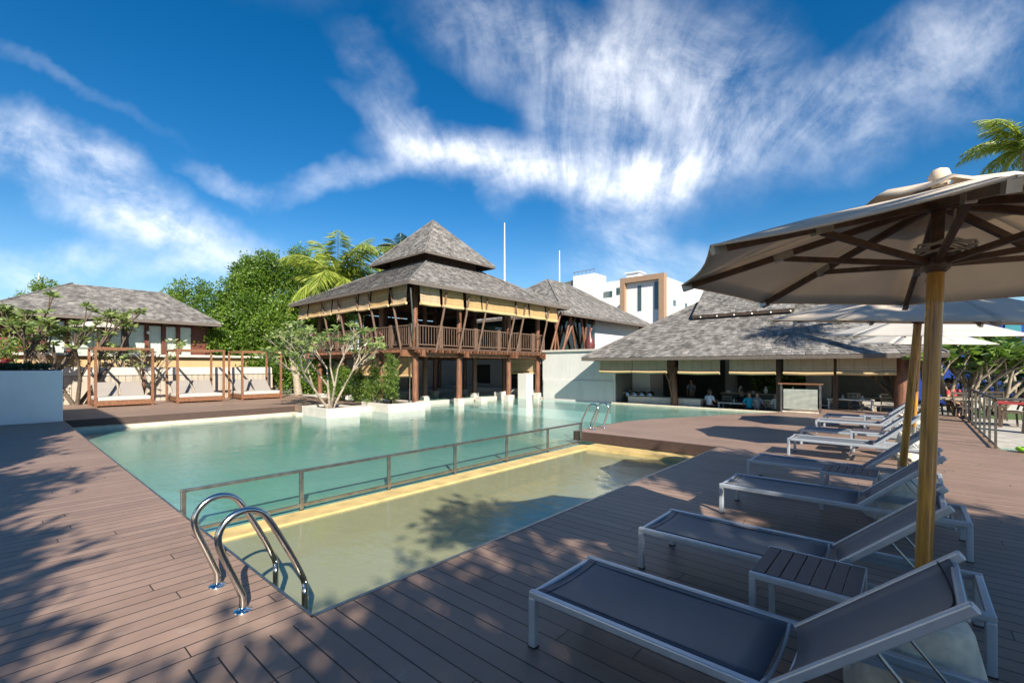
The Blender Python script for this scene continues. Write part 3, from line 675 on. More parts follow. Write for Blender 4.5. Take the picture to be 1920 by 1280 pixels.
for k in range(13): mb.box(-19.3+k*.26, 22.9, 2.40-k*.19, -19.02+k*.26, 23.8, 2.44-k*.19)
mb.build('treads', 'white_wall', stt)
ac = thing('air_conditioner', 'white air-conditioner unit on the wall beneath the stair', 'air conditioner', (-17.5, 23.9, .6))
mb = MB(); mb.box(-17.9, 23.75, .45, -17.1, 24.05, 1.0); mb.build('casing', 'white_paint', ac, bevel=.02)
mb = MB(); mb.lathe((-17.5, 23.745, .72), [(.02, 0), (.2, 0), (.2, .01)], 14, axis=(0, -1, 0)); mb.build('fan_grille', 'brushed', ac)
vc = thing('luggage_trolley', 'brown cart with a dark wheel parked below the stair', 'cart', (-16.8, 22.6, -.25))
mb = MB(); mb.box(-17.35, 22.55, -.15, -16.1, 23.0, .45); mb.build('box', 'dark_wood', vc, bevel=.02)
mb = MB(); mb.lathe((-16.7, 22.52, -.03), [(.10, -.03), (.17, -.03), (.17, .03), (.10, .03), (.10, -.03)], 18, axis=(0, -1, 0)); mb.build('wheel', 'plastic_dark', vc)

# ================================================================== BUILDING BEHIND (right of the pavilion)
b2h = thing('spa_building', 'shingle-roofed building with glass corner and white walls behind the pavilion', 'building', (-22, 31, 0))
hip_roof(b2h, -28.6, 25.2, -17.5, 39.6, 5.25, (-23.1, 30.8, -23.05, 33.6, 8.95), seed=51, wid=.2, course=.2)
mb = MB(); mb.box(-27.8, 31, 2.6, -18.6, 38.6, 5.3); mb.box(-27.5, 26.3, 2.6, -26.9, 31, 5.3); mb.build('wall', 'white_wall', b2h)
mb = MB(); mb.box(-26, 30.8, 2.6, -18.7, 30.95, 5.2); mb.build('inner_wall', 'interior_grey', b2h)
mb = MB(); mb.box(-27.4, 26.0, 2.35, -18.4, 31, 2.6); mb.build('floor', 'dark_wood', b2h)
mb = MB(); mb.box(-18.62, 26.2, 2.6, -18.6, 30.98, 5.15); mb.box(-26.8, 26.2, 2.6, -18.62, 26.22, 5.15); mb.build('window', 'window_glass', b2h)
for y0, y1 in ((26.2, 27.6), (26.3, 27.0), (28.0, 27.0), (29.0, 30.2), (29.1, 29.1), (29.3, 28.4)):
    mb = MB(); mb.tube([(-18.4, y0, 2.6), (-18.2, y1, 5.2)], .09, 8); mb.build('strut', 'post_wood', b2h)
wt = thing('terrace_wall', 'tall white rendered wall block with coping at the far end of the pool', 'wall', (-14.6, 23, -.3))
mb = MB(); mb.box(-17.0, 22.2, -.9, -12.2, 24.2, 2.52); mb.build('wall', 'white_wall', wt)
mb = MB(); mb.box(-17.1, 22.1, 2.52, -12.4, 24.3, 2.64); mb.build('coping', 'white_stone', wt, bevel=.01)
mb = MB(); mb.box(-16.9, 22.14, -.9, -12.15, 22.2, .86); mb.build('plinth', 'white_wall', wt)
mb = MB(); mb.box(-17.2, 24.2, -.9, -11, 26, 2.5); tag(mb.build('terrace_floor', 'white_wall'), 'white terrace behind the tall wall block', 'terrace')
vz = thing('floor_vase', 'tall dark red bottle-shaped vase behind the glass corner', 'vase', D(1106, 651, 30.5))
mb = MB(); mb.lathe(D(1106, 651, 30.5)+Vector((0, 0, -.35)), [(.2, 0), (.36, .45), (.30, .85), (.10, 1.2), (.07, 1.6), (.09, 1.7)], 14); mb.build('body', 'vase', vz)

# ================================================================== RESTAURANT
rs = thing('restaurant', 'open-sided restaurant under a broad sloping shingle roof at the pool end', 'restaurant', (-6, 26, -.8))
hip_roof(rs, -13.1, 20.5, .9, 33.5, 2.10, (-6.9, 26.9, -5.3, 27.0, 6.25), seed=71, sides='SEW', wid=.17, course=.17)
# raised upper tier of the roof
T0, T1 = -8.35, -3.9
mb = MB(); e0 = (T0, 23.35, 4.22); e1 = (T1, 23.35, 4.22); r1 = (T1-.25, 26.75, 6.6); r0 = (T0-.25, 26.75, 6.6); b0 = (T0, 30.1, 4.22); b1 = (T1, 30.1, 4.22)
mb.add([e0, e1, r1, r0], [(0, 1, 2, 3)], .7); mb.add([b1, b0, r0, r1], [(0, 1, 2, 3)], .7); shingles(mb, e0, e1, r1, r0, seed=90)
mb.tube([Vector(r0)+Vector((0, 0, .02)), Vector(r1)+Vector((0, 0, .02))], .06, 6, tint=.6); mb.build('upper_roof', 'shingle', rs, solid=0)
mb = MB(); mb.add([Vector(e0)-Vector((0, 0, .1)), Vector(e1)-Vector((0, 0, .1)), Vector(r1)-Vector((0, 0, .1)), Vector(r0)-Vector((0, 0, .1))], [(3, 2, 1, 0)])
mb.add([(T0+.3, 23.6, 4.1), (T0+.3, 29.9, 4.1), (T0+.1, 26.75, 6.4)], [(0, 1, 2)]); mb.add([(T1-.3, 23.6, 4.1), (T1-.3, 29.9, 4.1), (T1-.5, 26.75, 6.4)], [(2, 1, 0)])
mb.beam(Vector(e0)-Vector((0, 0, .07)), Vector(e1)-Vector((0, 0, .07)), .05, .14); mb.beam(Vector(e0)-Vector((0, 0, .07)), Vector(r0)-Vector((0, 0, .07)), .05, .14)
mb.build('gable', 'soffit', rs)
for k in range(6):
    mb = MB(); x = T0+.4+k*.78; mb.lathe((x, 23.33, 4.12), [(.0, .04), (.04, .02), (.04, -.03), (0, -.04)], 8); mb.build('eaves_light', 'lamp_white', rs)
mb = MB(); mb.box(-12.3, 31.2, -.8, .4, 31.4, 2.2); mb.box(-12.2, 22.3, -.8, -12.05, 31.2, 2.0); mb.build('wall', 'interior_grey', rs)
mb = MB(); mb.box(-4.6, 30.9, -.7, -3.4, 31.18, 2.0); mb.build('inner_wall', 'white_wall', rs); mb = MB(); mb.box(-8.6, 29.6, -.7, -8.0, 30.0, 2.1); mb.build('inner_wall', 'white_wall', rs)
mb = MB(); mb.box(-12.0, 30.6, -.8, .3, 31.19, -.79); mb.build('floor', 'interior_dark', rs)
mb = MB(); mb.box(-12.2, 22.21, -.85, -12.1, 22.6, 1.75); mb.build('door_jamb', 'bright_wall', rs)
# Y-shaped column with cross timbers, then plain posts
cx = gy(1263, 22.4); o = MB(); o.tube([(cx+.05, 22.4, -.8), (cx+.03, 22.4, .3), (cx-.08, 22.4, 1.2), (cx-.1, 22.4, 2.2)], [.2, .17, .2, .18], 10)
o.tube([(cx-.02, 22.3, .0), (cx-.15, 22.2, .9), (cx-.35, 22.15, 1.4)], .045, 8); o.tube([(cx-.15, 22.2, .9), (cx+.15, 22.15, 1.5)], .045, 8)
o.box(cx-.42, 22.25, 1.3, cx+.2, 22.55, 1.62); o.build('column', 'post_wood', rs)
for px in (1460, 1567):
    x = gy(px, 22.4); o = MB(); o.beam((x, 22.4, -.8), (x, 22.4, 2.3), .16); o.build('column', 'dark_wood', rs)
x = gy(1690, 21.5); o = MB(); o.tube([(x, 21.6, -.3), (x, 21.6, 2.3)], .22, 12); o.build('column', 'post_wood', rs)
for a, b2, m in ((1125, 1185, 'g'), (1186, 1251, 'p'), (1272, 1350, 'p'), (1368, 1455, 'p'), (1469, 1563, 'p'), (1569, 1681, 'p')):
    yy = 20.95; blind(rs, (gy(a, yy), yy), (gy(b2, yy), yy), 2.15, 1.40+rd.uniform(-.02, .02), 'blind_pale', roll=.075)
mb = MB()
for k in range(9): mb.beam((-9.4+k*1.0, 20.7, 2.0), (-9.4+k*1.0, 22.6+.0*k, 3.1), .08, .14)
mb.beam((-12.5, 22.4, 2.15), (.6, 22.4, 2.15), .2, .25); mb.build('rafters', 'dark_wood', rs)
for k in range(14):
    mb = MB(); mb.lathe((-12.6+k*1.0, 20.62, 1.98), [(0, .03), (.035, .02), (.035, -.03), (0, -.04)], 8); mb.build('eaves_light', 'lamp_white', rs)

# counter with chafing dishes
ct = thing('buffet_counter', 'cream-fronted buffet counter beside the white wall', 'counter', (-9.3, 23.1, -.8))
mb = MB(); mb.box(-11.6, 22.75, -.8, -7.75, 23.5, .02); mb.build('base', 'tablecloth', ct)
mb = MB(); mb.box(-11.65, 22.7, .02, -7.7, 23.55, .07); mb.build('top', 'white_stone', ct, bevel=.01)
chd = None
where = ['nearest the white wall', 'second from the white wall', 'in the middle of the row', 'fourth from the white wall', 'at the column end of the row']
for k, px in enumerate((1163, 1177, 1190.5, 1204.5, 1219.5)):
    x = gy(px, 23.1)
    if chd is None:
        chd = thing('chafing_dish', '', 'chafing dish', (x, 23.1, .07), 'round chafing dishes on the buffet counter')
        mb = MB(); mb.lathe((x, 23.1, .07), [(.19, 0), (.2, .03), (.2, .12), (.15, .12)], 16); mb.build('pan', 'chrome', chd)
        mb = MB(); mb.lathe((x, 23.1, .19), [(.205, 0), (.19, .08), (.13, .14), (.04, .17), (0, .17)], 16); mb.build('lid', 'chrome', chd)
        mb = MB(); mb.tube([(x-.08, 22.92, .28), (x-.06, 22.86, .3), (x+.06, 22.86, .3), (x+.08, 22.92, .28)], .012, 6); mb.build('handle', 'plastic_dark', chd); o = chd
    else: o = copy_tree(chd); o.location = (x, 23.1, .07)
    o['label'] = 'round steel chafing dish, ' + where[k]
# crockery etc. on a rear bar
rb = thing('rear_bar', 'dark serving bar with plates behind the columns', 'counter', (-6, 25.5, -.8))
mb = MB(); mb.box(-7.5, 25.2, -.8, -3.2, 25.8, .25); mb.build('base', 'interior_grey', rb)
mb = MB(); mb.box(-7.55, 25.15, .25, -3.15, 25.85, .30); mb.build('top', 'beige_wood', rb)
for k in range(7):
    x = -7.2+k*.58; mb = MB(); mb.lathe((x, 25.35, .3), [(.05, 0), (.09, .06), (.1, .2), (.05, .26), (.04, .36)] if k % 2 else [(.12, 0), (.12, .12), (.1, .12)], 12)
    tag(mb.build('serving_jar' if k % 2 else 'plate_stack', 'crockery'), 'pale serving ware standing on the rear bar', 'crockery', 'serving ware on the rear bar')

def make_table(label, x, y, z0, w=1.5, dd=.8, h=.75, topm='white_paint', legm='white_paint', group=None, name='dining_table', lw_=.06):
    t = thing(name, label, 'table', (x, y, z0), group)
    mb = MB(); mb.box(x-w/2, y-dd/2, z0+h-.05, x+w/2, y+dd/2, z0+h); mb.build('table_top', topm, t, bevel=.008)
    for sx_ in (-1, 1):
        for sy_ in (-1, 1):
            a, b3 = x+sx_*(w/2-.06), y+sy_*(dd/2-.06); mb = MB(); mb.box(a-lw_/2, b3-lw_/2, z0, a+lw_/2, b3+lw_/2, z0+h-.05); mb.build('leg', legm, t)
    return t
def make_chair(label, m, cm, group):
    t = thing('dining_chair', label, 'chair', (0, 0, 0), group)
    mb = MB(); mb.box(-.23, -.23, .42, .23, .23, .48); mb.build('seat', cm, t, bevel=.01)
    mb = MB(); mb.beam((-.2, .22, .5), (-.2, .34, .95), .04); mb.beam((.2, .22, .5), (.2, .34, .95), .04); mb.beam((-.22, .33, .92), (.22, .33, .92), .03, .08); mb.beam((-.2, .26, .66), (.2, .26, .66), .02, .06); mb.beam((-.2, .30, .8), (.2, .30, .8), .02, .06)
    mb.build('backrest', m, t)
    for a in (-.2, .2):
        for b3 in (-.2, .2): mb = MB(); mb.beam((a*1.15, b3*1.2, 0), (a, b3, .43), .04); mb.build('leg', m, t)
    return t
RF = -.8
make_table('long white table by the pool edge, laid behind the woman in pale blue', gy(1385, 23.3), 23.3, RF, 1.7, .8)
make_table('dark timber table between the Y-shaped column and the woman in pale blue', gy(1300, 23.4), 23.4, RF, 1.4, .8, topm='beige_wood', legm='dark_wood')
make_table('white table with folded napkins near the last restaurant column', gy(1595, 22.9), 22.9, RF+.4, 1.5, .8)
make_table('beige table set further inside behind the napkin table', gy(1640, 24.6), 24.6, RF+.4, 1.8, .8, topm='beige_wood', legm='beige_wood')
make_table('small table by the glass screen inside the restaurant', gy(1510, 24.2), 24.2, RF, 1.0, .8, topm='beige_wood', legm='dark_wood')
ch0 = make_chair('', 'beige_wood', 'cushion', 'dining chairs in the restaurant'); first = True
spots = [(1428, 23.0, RF, 2.2, 'pale wooden chair leaning back behind the person in teal'), (1360, 24.2, RF, 0, 'pale chair on the inner side of the long white table'),
         (1400, 24.3, RF, .2, 'pale chair at the inner right end of the long white table'), (1548, 22.9, RF+.4, -1.4, 'pale chair at the left of the napkin table'),
         (1628, 22.9, RF+.4, 1.5, 'pale chair at the right of the napkin table'), (1450, 23.2, RF, 2.6, 'pale chair beside the narrow glass-side post'),
         (1664, 23.6, RF+.4, 0, 'beige chair close to the last round column'), (1605, 24.0, RF+.4, 3.0, 'beige chair between the two beige-side tables'), (1530, 24.9, RF, .3, 'pale chair far inside behind the glass screen')]
for px, y, z, a, lb in spots:
    o = ch0 if first else copy_tree(ch0); first = False; o.location = (gy(px, y), y, z); o.rotation_euler = (0, 0, a); o['label'] = lb
for k, (px, y, z) in enumerate(((1580, 22.8, RF+1.15), (1600, 23.0, RF+1.15), (1617, 22.8, RF+1.15), (1650, 24.6, RF+1.15), (1376, 23.3, RF+.75), (1395, 23.3, RF+.75))):
    x = gy(px, y); mb = MB(); mb.lathe((x, y, z), [(.09, 0), (.1, .01), (.05, .03), (.035, .12), (0, .16)], 8); tag(mb.build('folded_napkin', 'crockery'), 'white folded napkin standing on a laid table', 'napkin', 'folded napkins on the tables')
# foliage screens inside the restaurant (planting seen through the open back)
bushy('indoor_plant', 'leafy plant beyond the restaurant between the glass screen and white pier', 'plant', (gy(1480, 29), 29, -.8), [((gy(1480, 29), 29, 1.0), (1.2, .6, .8))], 'leaf_tree', .2, 60, .04)
bushy('indoor_plant', 'leafy plant deep in the restaurant left of the middle columns', 'plant', (gy(1440, 27), 27, -.8), [((gy(1440, 27), 27, 1.1), (.9, .5, .7))], 'leaf_tree', .2, 60, .04)

# glass screen on the deck
gs = thing('glass_screen', 'freestanding frosted glass screen with red-brown top rail at the deck end', 'screen', (-3.05, 19.2, 0))
for x in (-3.62, -2.42):
    mb = MB(); mb.box(x-.03, 19.17, 0, x+.03, 19.23, 1.0); mb.build('post', 'brushed', gs)
mb = MB(); mb.box(-3.72, 19.15, 1.0, -2.34, 19.25, 1.05); mb.build('top_rail', 'teak', gs)
mb = MB(); mb.box(-3.55, 19.19, .10, -2.5, 19.21, .83); mb.build('pane', 'frosted', gs)
mb = MB()
for k in range(16): mb.box(-3.55, 19.178, .13+k*.044, -2.5, 19.184, .142+k*.044)
mb.build('frosted_stripes', 'concrete', gs)
mb = MB(); mb.box(-3.58, 19.14, .0, -2.46, 19.26, .035); mb.build('foot', 'concrete', gs)

# ================================================================== PEOPLE
def skinmesh(name, m, verts, edges, radii, parent, sub=1, root=0):
    off = Vector((0, 0, 0)); me = bpy.data.meshes.new(name); me.from_pydata(verts, edges, []); o = bpy.data.objects.new(name, me); col.objects.link(o); o.parent = parent
    md = o.modifiers.new('skin', 'SKIN'); md.use_smooth_shade = True
    for i, r_ in enumerate(radii):
        sv_ = me.skin_vertices[0].data[i]; sv_.radius = (r_, r_) if not hasattr(r_, '__len__') else r_; sv_.use_root = (i == root)
    md2 = o.modifiers.new('sub', 'SUBSURF'); md2.levels = sub; md2.render_levels = sub
    me.materials.append(MATS[m]); return o
def person(label, loc, rz, shirt, low='trousers', hair='hair_dark', stand=False, long_hair=False, reach=.3):
    t = thing('person', label, 'person', loc); t.rotation_euler = (0, 0, rz)
    hz_ = .92 if stand else .50      # hip height;  figure faces -y
    V, E, Rr = [], [], []
    def a(p, r_, par=None):
        V.append(tuple(p)); Rr.append(r_)
        if par is not None: E.append((par, len(V)-1))
        return len(V)-1
    pel = a((0, 0, hz_), (.15, .11)); wa = a((0, .01, hz_+.17), (.125, .09), pel); che = a((0, .01, hz_+.36), (.155, .105), wa); nb = a((0, .0, hz_+.50), (.075, .07), che)
    nk = a((0, -.01, hz_+.58), (.052, .052), nb); jaw = a((0, -.035, hz_+.65), (.062, .07), nk); hd = a((0, -.03, hz_+.74), (.078, .092), jaw); a((0, -.025, hz_+.82), (.055, .065), hd)
    a((0, -.128, hz_+.70), .014, jaw)
    for s in (-1, 1):
        sh = a((s*.17, 0, hz_+.46), .055, nb); el = a((s*.23, -.04 if stand else -.10, hz_+.20), .042, sh); wr = a((s*.18, -.08 if stand else -.32, hz_+(-.02 if stand else .26)), .028, el)
        pm = a((s*.17, -.10 if stand else -.38, hz_+(-.08 if stand else .27)), (.032, .02), wr)
        for j in range(5):
            q = a((s*(.15+.014*j), -.12 if stand else -.43, hz_+(-.13 if stand else .265)), .009, pm); a((s*(.152+.015*j), -.12 if stand else -.46, hz_+(-.16 if stand else .25)), .007, q)
        if stand: kn = a((s*.10, -.02, .48), .062, pel); an = a((s*.10, 0, .09), .04, kn)
        else: kn = a((s*.12, -.42, .50), .068, pel); an = a((s*.12, -.42, .09), .042, kn)
        V_an = V[an]; ft = a((V_an[0], V_an[1]-.16, .04), .035, an)
    skinmesh('body', 'skin', V, E, Rr, t)
    vs = [(0, .005, hz_+.02), (0, .01, hz_+.17), (0, .01, hz_+.36), (0, 0, hz_+.48), (-.18, 0, hz_+.455), (-.225, -.06, hz_+.26), (.18, 0, hz_+.455), (.225, -.06, hz_+.26)]
    skinmesh('shirt', shirt, vs, [(0, 1), (1, 2), (2, 3), (3, 4), (4, 5), (3, 6), (6, 7)], [(.165, .125), (.145, .11), (.175, .125), (.085, .085), .078, .066, .078, .066], t)
    k1 = (.10, -.02, .48) if stand else (.12, -.42, .50); k2 = (.10, 0, .16) if stand else (.12, -.42, .16)
    vs = [(0, 0, hz_+.03), (0, 0, hz_-.03), k1, k2, (-k1[0], k1[1], k1[2]), (-k2[0], k2[1], k2[2])]
    skinmesh('trousers', low, vs, [(0, 1), (1, 2), (2, 3), (1, 4), (4, 5)], [(.16, .12), (.165, .125), .08, .062, .08, .062], t)
    mb = MB(); mb.lathe((0, -.012, hz_+.76), [(.088, -.04), (.098, .02), (.085, .08), (.04, .115), (0, .12)], 12)
    if long_hair: mb.lathe((0, .045, hz_+.6), [(.03, -.12), (.07, .0), (.085, .16)], 10)
    off = Vector(t.location); mb.v = [tuple(Vector(v)+off) for v in mb.v]; mb.build('hair', hair, t)
    return t
person('person in a pale blue shirt seated at the pool edge, back to the pool', (gy(1330, 22.75), 22.75, RF+.05), math.pi-.3, 'shirt_pale', hair='hair_dark', long_hair=True)
person('person in a bright teal shirt seated at the long white table', (gy(1405, 22.9), 22.9, RF), math.pi+.4, 'shirt_teal')
person('person in a grey-lilac shirt sitting beside the one in teal', (gy(1419, 22.9), 22.95, RF), math.pi-.2, 'shirt_grey')
person('person in a dark top facing the pool across the white table', (gy(1391, 24.4), 24.4, RF), .1, 'shirt_dark')
person('person in white sleeves seated next to the thin post', (gy(1456, 23.0), 23.0, RF), math.pi+.9, 'shirt_white')
person('cook in pale clothes standing behind the buffet counter', (gy(1178, 25.0), 25.0, RF), 0, 'shirt_white', stand=True)
person('waiter in grey standing behind the rear bar', (gy(1296, 26.4), 26.4, RF), 0, 'shirt_grey', stand=True)
person('diner in a red and white top at the tables behind the yellow pole', (gy(1788, 22.6), 22.6, -.16), .5, 'shirt_red')
person('diner with dark hair seated left of the one in red', (gy(1776, 23.6), 23.6, -.16), 1.6, 'shirt_dark')

# ================================================================== UMBRELLAS
def rot_to(ax): return Vector(ax).normalized()
def make_umbrella(loc, zr, Rr_, ph0, lean, rise=.40, cloth='canopy', label='', full=True):
    t = thing('parasol', label, 'parasol', loc, 'parasols over the loungers'); L0 = Vector(loc)
    a = Vector((lean[0], lean[1], 1)).normalized(); u = Vector((1, 0, 0)); u = (u-a*u.dot(a)).normalized(); v = a.cross(u)
    P = lambda r_, an, z: L0+a*z+(u*math.cos(an)+v*math.sin(an))*r_
    mb = MB(); mb.tube([L0+a*.3, L0+a*(zr-.02)], .034, 16); mb.build('pole', 'umb_wood', t)
    mb = MB(); mb.tube([L0+a*(zr-.02), L0+a*(zr+rise+.02)], .027, 12); mb.build('upper_pole', 'umb_rib', t)
    # canopy: eight sagging panels, rim to crown
    mb = MB(); NR, NS = 7, 6; z_in = zr+rise*.88; r_in = .20
    def surf(i, f, g_):   # i panel, f 0..1 rim->top, g_ across the panel
        a0, a1 = ph0+i*math.pi/4, ph0+(i+1)*math.pi/4; r_ = Rr_*(1-f)+r_in*f; z = zr*(1-f)+z_in*f+.012*math.sin(math.pi*f)
        p = P(r_, a0, z).lerp(P(r_, a1, z), g_); return p-a*(.006*math.sin(math.pi*g_)*(1-f))+(L0+a*z-p)*(.035*math.sin(math.pi*g_)*(1-f))
    for i in range(8):
        vs = [surf(i, j/NR, k/NS) for j in range(NR+1) for k in range(NS+1)]
        mb.add(vs, [(j*(NS+1)+k, j*(NS+1)+k+1, (j+1)*(NS+1)+k+1, (j+1)*(NS+1)+k) for j in range(NR) for k in range(NS)], sm=True)
    cn = mb.build('canopy', cloth, t, solid=.003)
    mb = MB()
    for i in range(8):   # hem
        mb.tube([surf(i, 0, k/6) for k in range(7)], .006, 5, cap=False)
    mb.build('hem', cloth, cn)
    mb = MB(); n = 24; vs = []
    for (r_, z) in ((.36, zr+rise*.80), (.30, zr+rise*.90), (.16, zr+rise*1.02), (.05, zr+rise*1.12)):
        vs += [P(r_, 2*math.pi*k/n+ph0, z+.02*math.cos(8*(2*math.pi*k/n))*(r_/.36)) for k in range(n)]
    mb.add(vs, [(i*n+k, i*n+(k+1) % n, (i+1)*n+(k+1) % n, (i+1)*n+k) for i in range(3) for k in range(n)], sm=True); mb.build('vent_cap', cloth, cn, solid=.004)
    mb = MB(); c = L0+a*(zr+rise*1.08)
    prof = [(.03, 0), (.042, .02), (.044, .05), (.033, .08), (.0, .095)]
    mb.lathe(c, prof, 14, axis=a); mb.build('finial', cloth, t)
    zt = zr+rise*.86; zrn = zr+.03
    for i in range(8):
        an = ph0+i*math.pi/4; r = MB(); p0 = P(.06, an, zt-.02); p1 = P(Rr_*.985, an, zr-.018); r.beam(p0, p1, .024, .034, up=a); rb_ = r.build('rib', 'umb_rib', t)
        mid = p0.lerp(p1, .52)-a*.02; s = MB(); s.beam(P(.055, an, zrn), mid, .022, .028, up=a); s.build('strut', 'umb_rib', rb_)
        s = MB(); dv = (p1-p0).normalized(); s.beam(mid-dv*.05+a*.012, mid+dv*.05+a*.012, .034, .04, up=a); s.build('bracket', 'brushed', rb_); s = MB(); s.beam(p1-dv*.05, p1+dv*.012, .032, .042, up=a); s.build('bracket', 'brushed', rb_)
    mb = MB(); mb.lathe(L0+a*(zrn-.05), [(.036, 0), (.055, .02), (.06, .05), (.05, .075), (.068, .08), (.068, .11), (.036, .115)], 16, axis=a); mb.build('hub', 'umb_rib', t)
    mb = MB(); mb.lathe(L0+a*(zt-.04), [(.03, 0), (.07, .01), (.07, .05), (.03, .06)], 16, axis=a)
    mb.build('hub', 'umb_rib', t)
    if full:
        rr = random.Random(2); pts_ = []
        for k in range(46):
            an = k*.75; pts_.append(L0+a*(zrn+.06+.03*math.sin(k*1.3))+(u*math.cos(an)+v*math.sin(an))*(.085+.05*abs(math.sin(k*.37)))+u*.05+v*.03)
        mb = MB(); mb.tube(pts_, .006, 5); e = pts_[-1]; mb.tube([e, e-a*.09+u*.02, e-a*.16, e-a*.12+u*.06], .006, 5)
        mb.tube([L0+a*(zt-.04)+u*.06, L0+a*(zt-.2)+u*.055, pts_[0]], .006, 5); mb.build('rope', 'rope', t)
    # tapered concrete base
    mb = MB(); mb.lathe((loc[0], loc[1], 0), [(.30, .0), (.30, .035), (.275, .06), (.20, .40), (.185, .43), (.05, .44), (.045, .40)], 28); mb.build('base', 'concrete', t)
    mb = MB(); mb.tube([L0+a*.3, L0+a*.58], .045, 14); mb.build('sleeve', 'brushed', t)
    return t
LEAN = (.0366+.0, .0322)  # leans to the right as seen from the pool
cl = .0488; ld = .0074
lean = (-SY*ld+CY*cl, CY*ld+SY*cl)
make_umbrella((.022, 3.01, 0), 2.138, 1.226, 4.0956+YAW, lean, label='open beige parasol nearest the camera, its pole rising behind the first lounger', rise=.38)
def tilt(k, sd_): return (SY*k+CY*sd_, -CY*k+SY*sd_)
make_umbrella((-.12, 6.55, 0), 2.13, 1.36, .35, tilt(.10, .018), cloth='canopy', label='open parasol second from the camera, its canopy in blue-grey shade')
make_umbrella((.0, 10.85, 0), 2.2, 1.42, .15, tilt(.07, .0), cloth='canopy_white', label='open cream parasol third along the row, its top in full sun')
make_umbrella((-.02, 14.5, 0), 2.2, 1.38, .5, tilt(.06, .0), cloth='canopy_white', label='open cream parasol furthest along the row, beyond the third one')

# ================================================================== SUN LOUNGERS
def make_lounger():
    t = thing('sun_lounger', '', 'sun lounger', (0, 0, 0), 'sun loungers in a row on the deck')
    Lx, Wy, H = 2.03, .68, .33       # local: foot end x=0, head end x=Lx, near side y=0
    mb = MB()
    for y in (.022, Wy-.022): mb.beam((0.0, y, H-.02), (Lx, y, H-.02), .042, .044)
    mb.beam((.021, .04, H-.022), (.021, Wy-.04, H-.022), .034, .03); mb.beam((Lx-.021, .04, H-.021), (Lx-.021, Wy-.04, H-.021), .04, .04)
    mb.beam((1.30, .04, H-.055), (1.30, Wy-.04, H-.055), .03)
    mb.build('frame', 'alu', t, bevel=.008)
    for x, y in ((.022, .022), (.022, Wy-.022), (Lx-.022, .022), (Lx-.022, Wy-.022)):
        mb = MB(); mb.beam((x, y, 0.004), (x, y, H-.035), .046, .046, up=(1, 0, 0)); lg = mb.build('leg', 'alu', t, bevel=.009)
        mb = MB(); mb.beam((x, y, 0), (x, y, .006), .05, .05, up=(1, 0, 0)); mb.build('foot_pad', 'plastic_dark', lg)
    hx = 1.24; yin = .05
    mb = MB(); NX, NY = 10, 8; vs = []
    for i in range(NX+1):
        for j in range(NY+1):
            f, g_ = i/NX, j/NY; vs.append((.03+(hx-.05)*f, yin-.012+(Wy-2*yin+.024)*g_, H-.006-.030*math.sin(math.pi*g_)*(.35+.65*math.sin(math.pi*min(1, f*.9+.1)))))
    mb.add(vs, [(i*(NY+1)+j, (i+1)*(NY+1)+j, (i+1)*(NY+1)+j+1, i*(NY+1)+j+1) for i in range(NX) for j in range(NY)], sm=True); sl = mb.build('seat_sling', 'sling', t, solid=.004)
    mb = MB(); e = [(hx-.015, yin+(Wy-2*yin)*j/8, H-.012-.045*math.sin(math.pi*j/8)) for j in range(9)]; mb.tube(e, .012, 6); mb.build('sling_bar', 'alu', t)
    mb = MB(); mb.tube([(.09, y_, H-.004-.02*math.sin(math.pi*(y_-.05)/.58)) for y_ in (.06, .2, .34, .48, .62)], .003, 4)
    for y_ in (.085, Wy-.085): mb.tube([(.05+k*.2, y_, H-.009) for k in range(6)]+[(hx-.05, y_, H-.011)], .003, 4)
    mb.build('seam', 'hem', sl)
    # backrest tilted up, hinged at hx
    ang = R(42); Lb = .75; c, s = math.cos(ang), math.sin(ang); bx = hx+.03
    def BP(f, y, dn=0): return (bx+f*Lb*c+dn*s, y, H-.005+f*Lb*s-dn*c)
    mb = MB()
    for y in (.062, Wy-.062): mb.beam(BP(-.02, y), BP(1.06, y), .036, .04, up=(-s, 0, c))
    mb.beam(BP(.99, .07, .02), BP(.99, Wy-.07, .02), .028); mb.build('backrest_frame', 'alu', t, bevel=.007)
    mb = MB(); vs = []
    for i in range(9):
        for j in range(NY+1):
            f, g_ = i/8, j/NY; vs.append(BP(f*1.0, .075+(Wy-.15)*g_, .055*math.sin(math.pi*g_)-.012))
    mb.add(vs, [(i*(NY+1)+j, (i+1)*(NY+1)+j, (i+1)*(NY+1)+j+1, i*(NY+1)+j+1) for i in range(8) for j in range(NY)], sm=True); bs = mb.build('backrest_sling', 'sling', t, solid=.004)
    mb = MB(); mb.tube([BP(.94, .075+(Wy-.15)*j/8, .055*math.sin(math.pi*j/8)-.018) for j in range(9)], .0035, 4)
    for y_ in (.10, Wy-.10): mb.tube([BP(k/6, y_, .0) for k in range(7)], .003, 4)
    mb.build('seam', 'hem', bs)
    for y in (.12, Wy-.12):
        mb = MB(); mb.tube([BP(.55, y, .02), (bx+.62, y, H-.10), (bx+.66, y, H-.10)], .008, 6); mb.tube([(bx+.40, y, H-.06), (bx+.62, y, H-.10)], .008, 6); mb.build('support_strut', 'brushed', t)
    mb = MB(); mb.tube([(bx+.66, .1, H-.10), (bx+.66, Wy-.1, H-.10)], .01, 6)
    for y in (.055, Wy-.055): mb.beam((bx+.05, y, H-.055), (Lx-.05, y, H-.055), .016, .03)
    mb.build('ratchet_rail', 'alu', t)
    return t
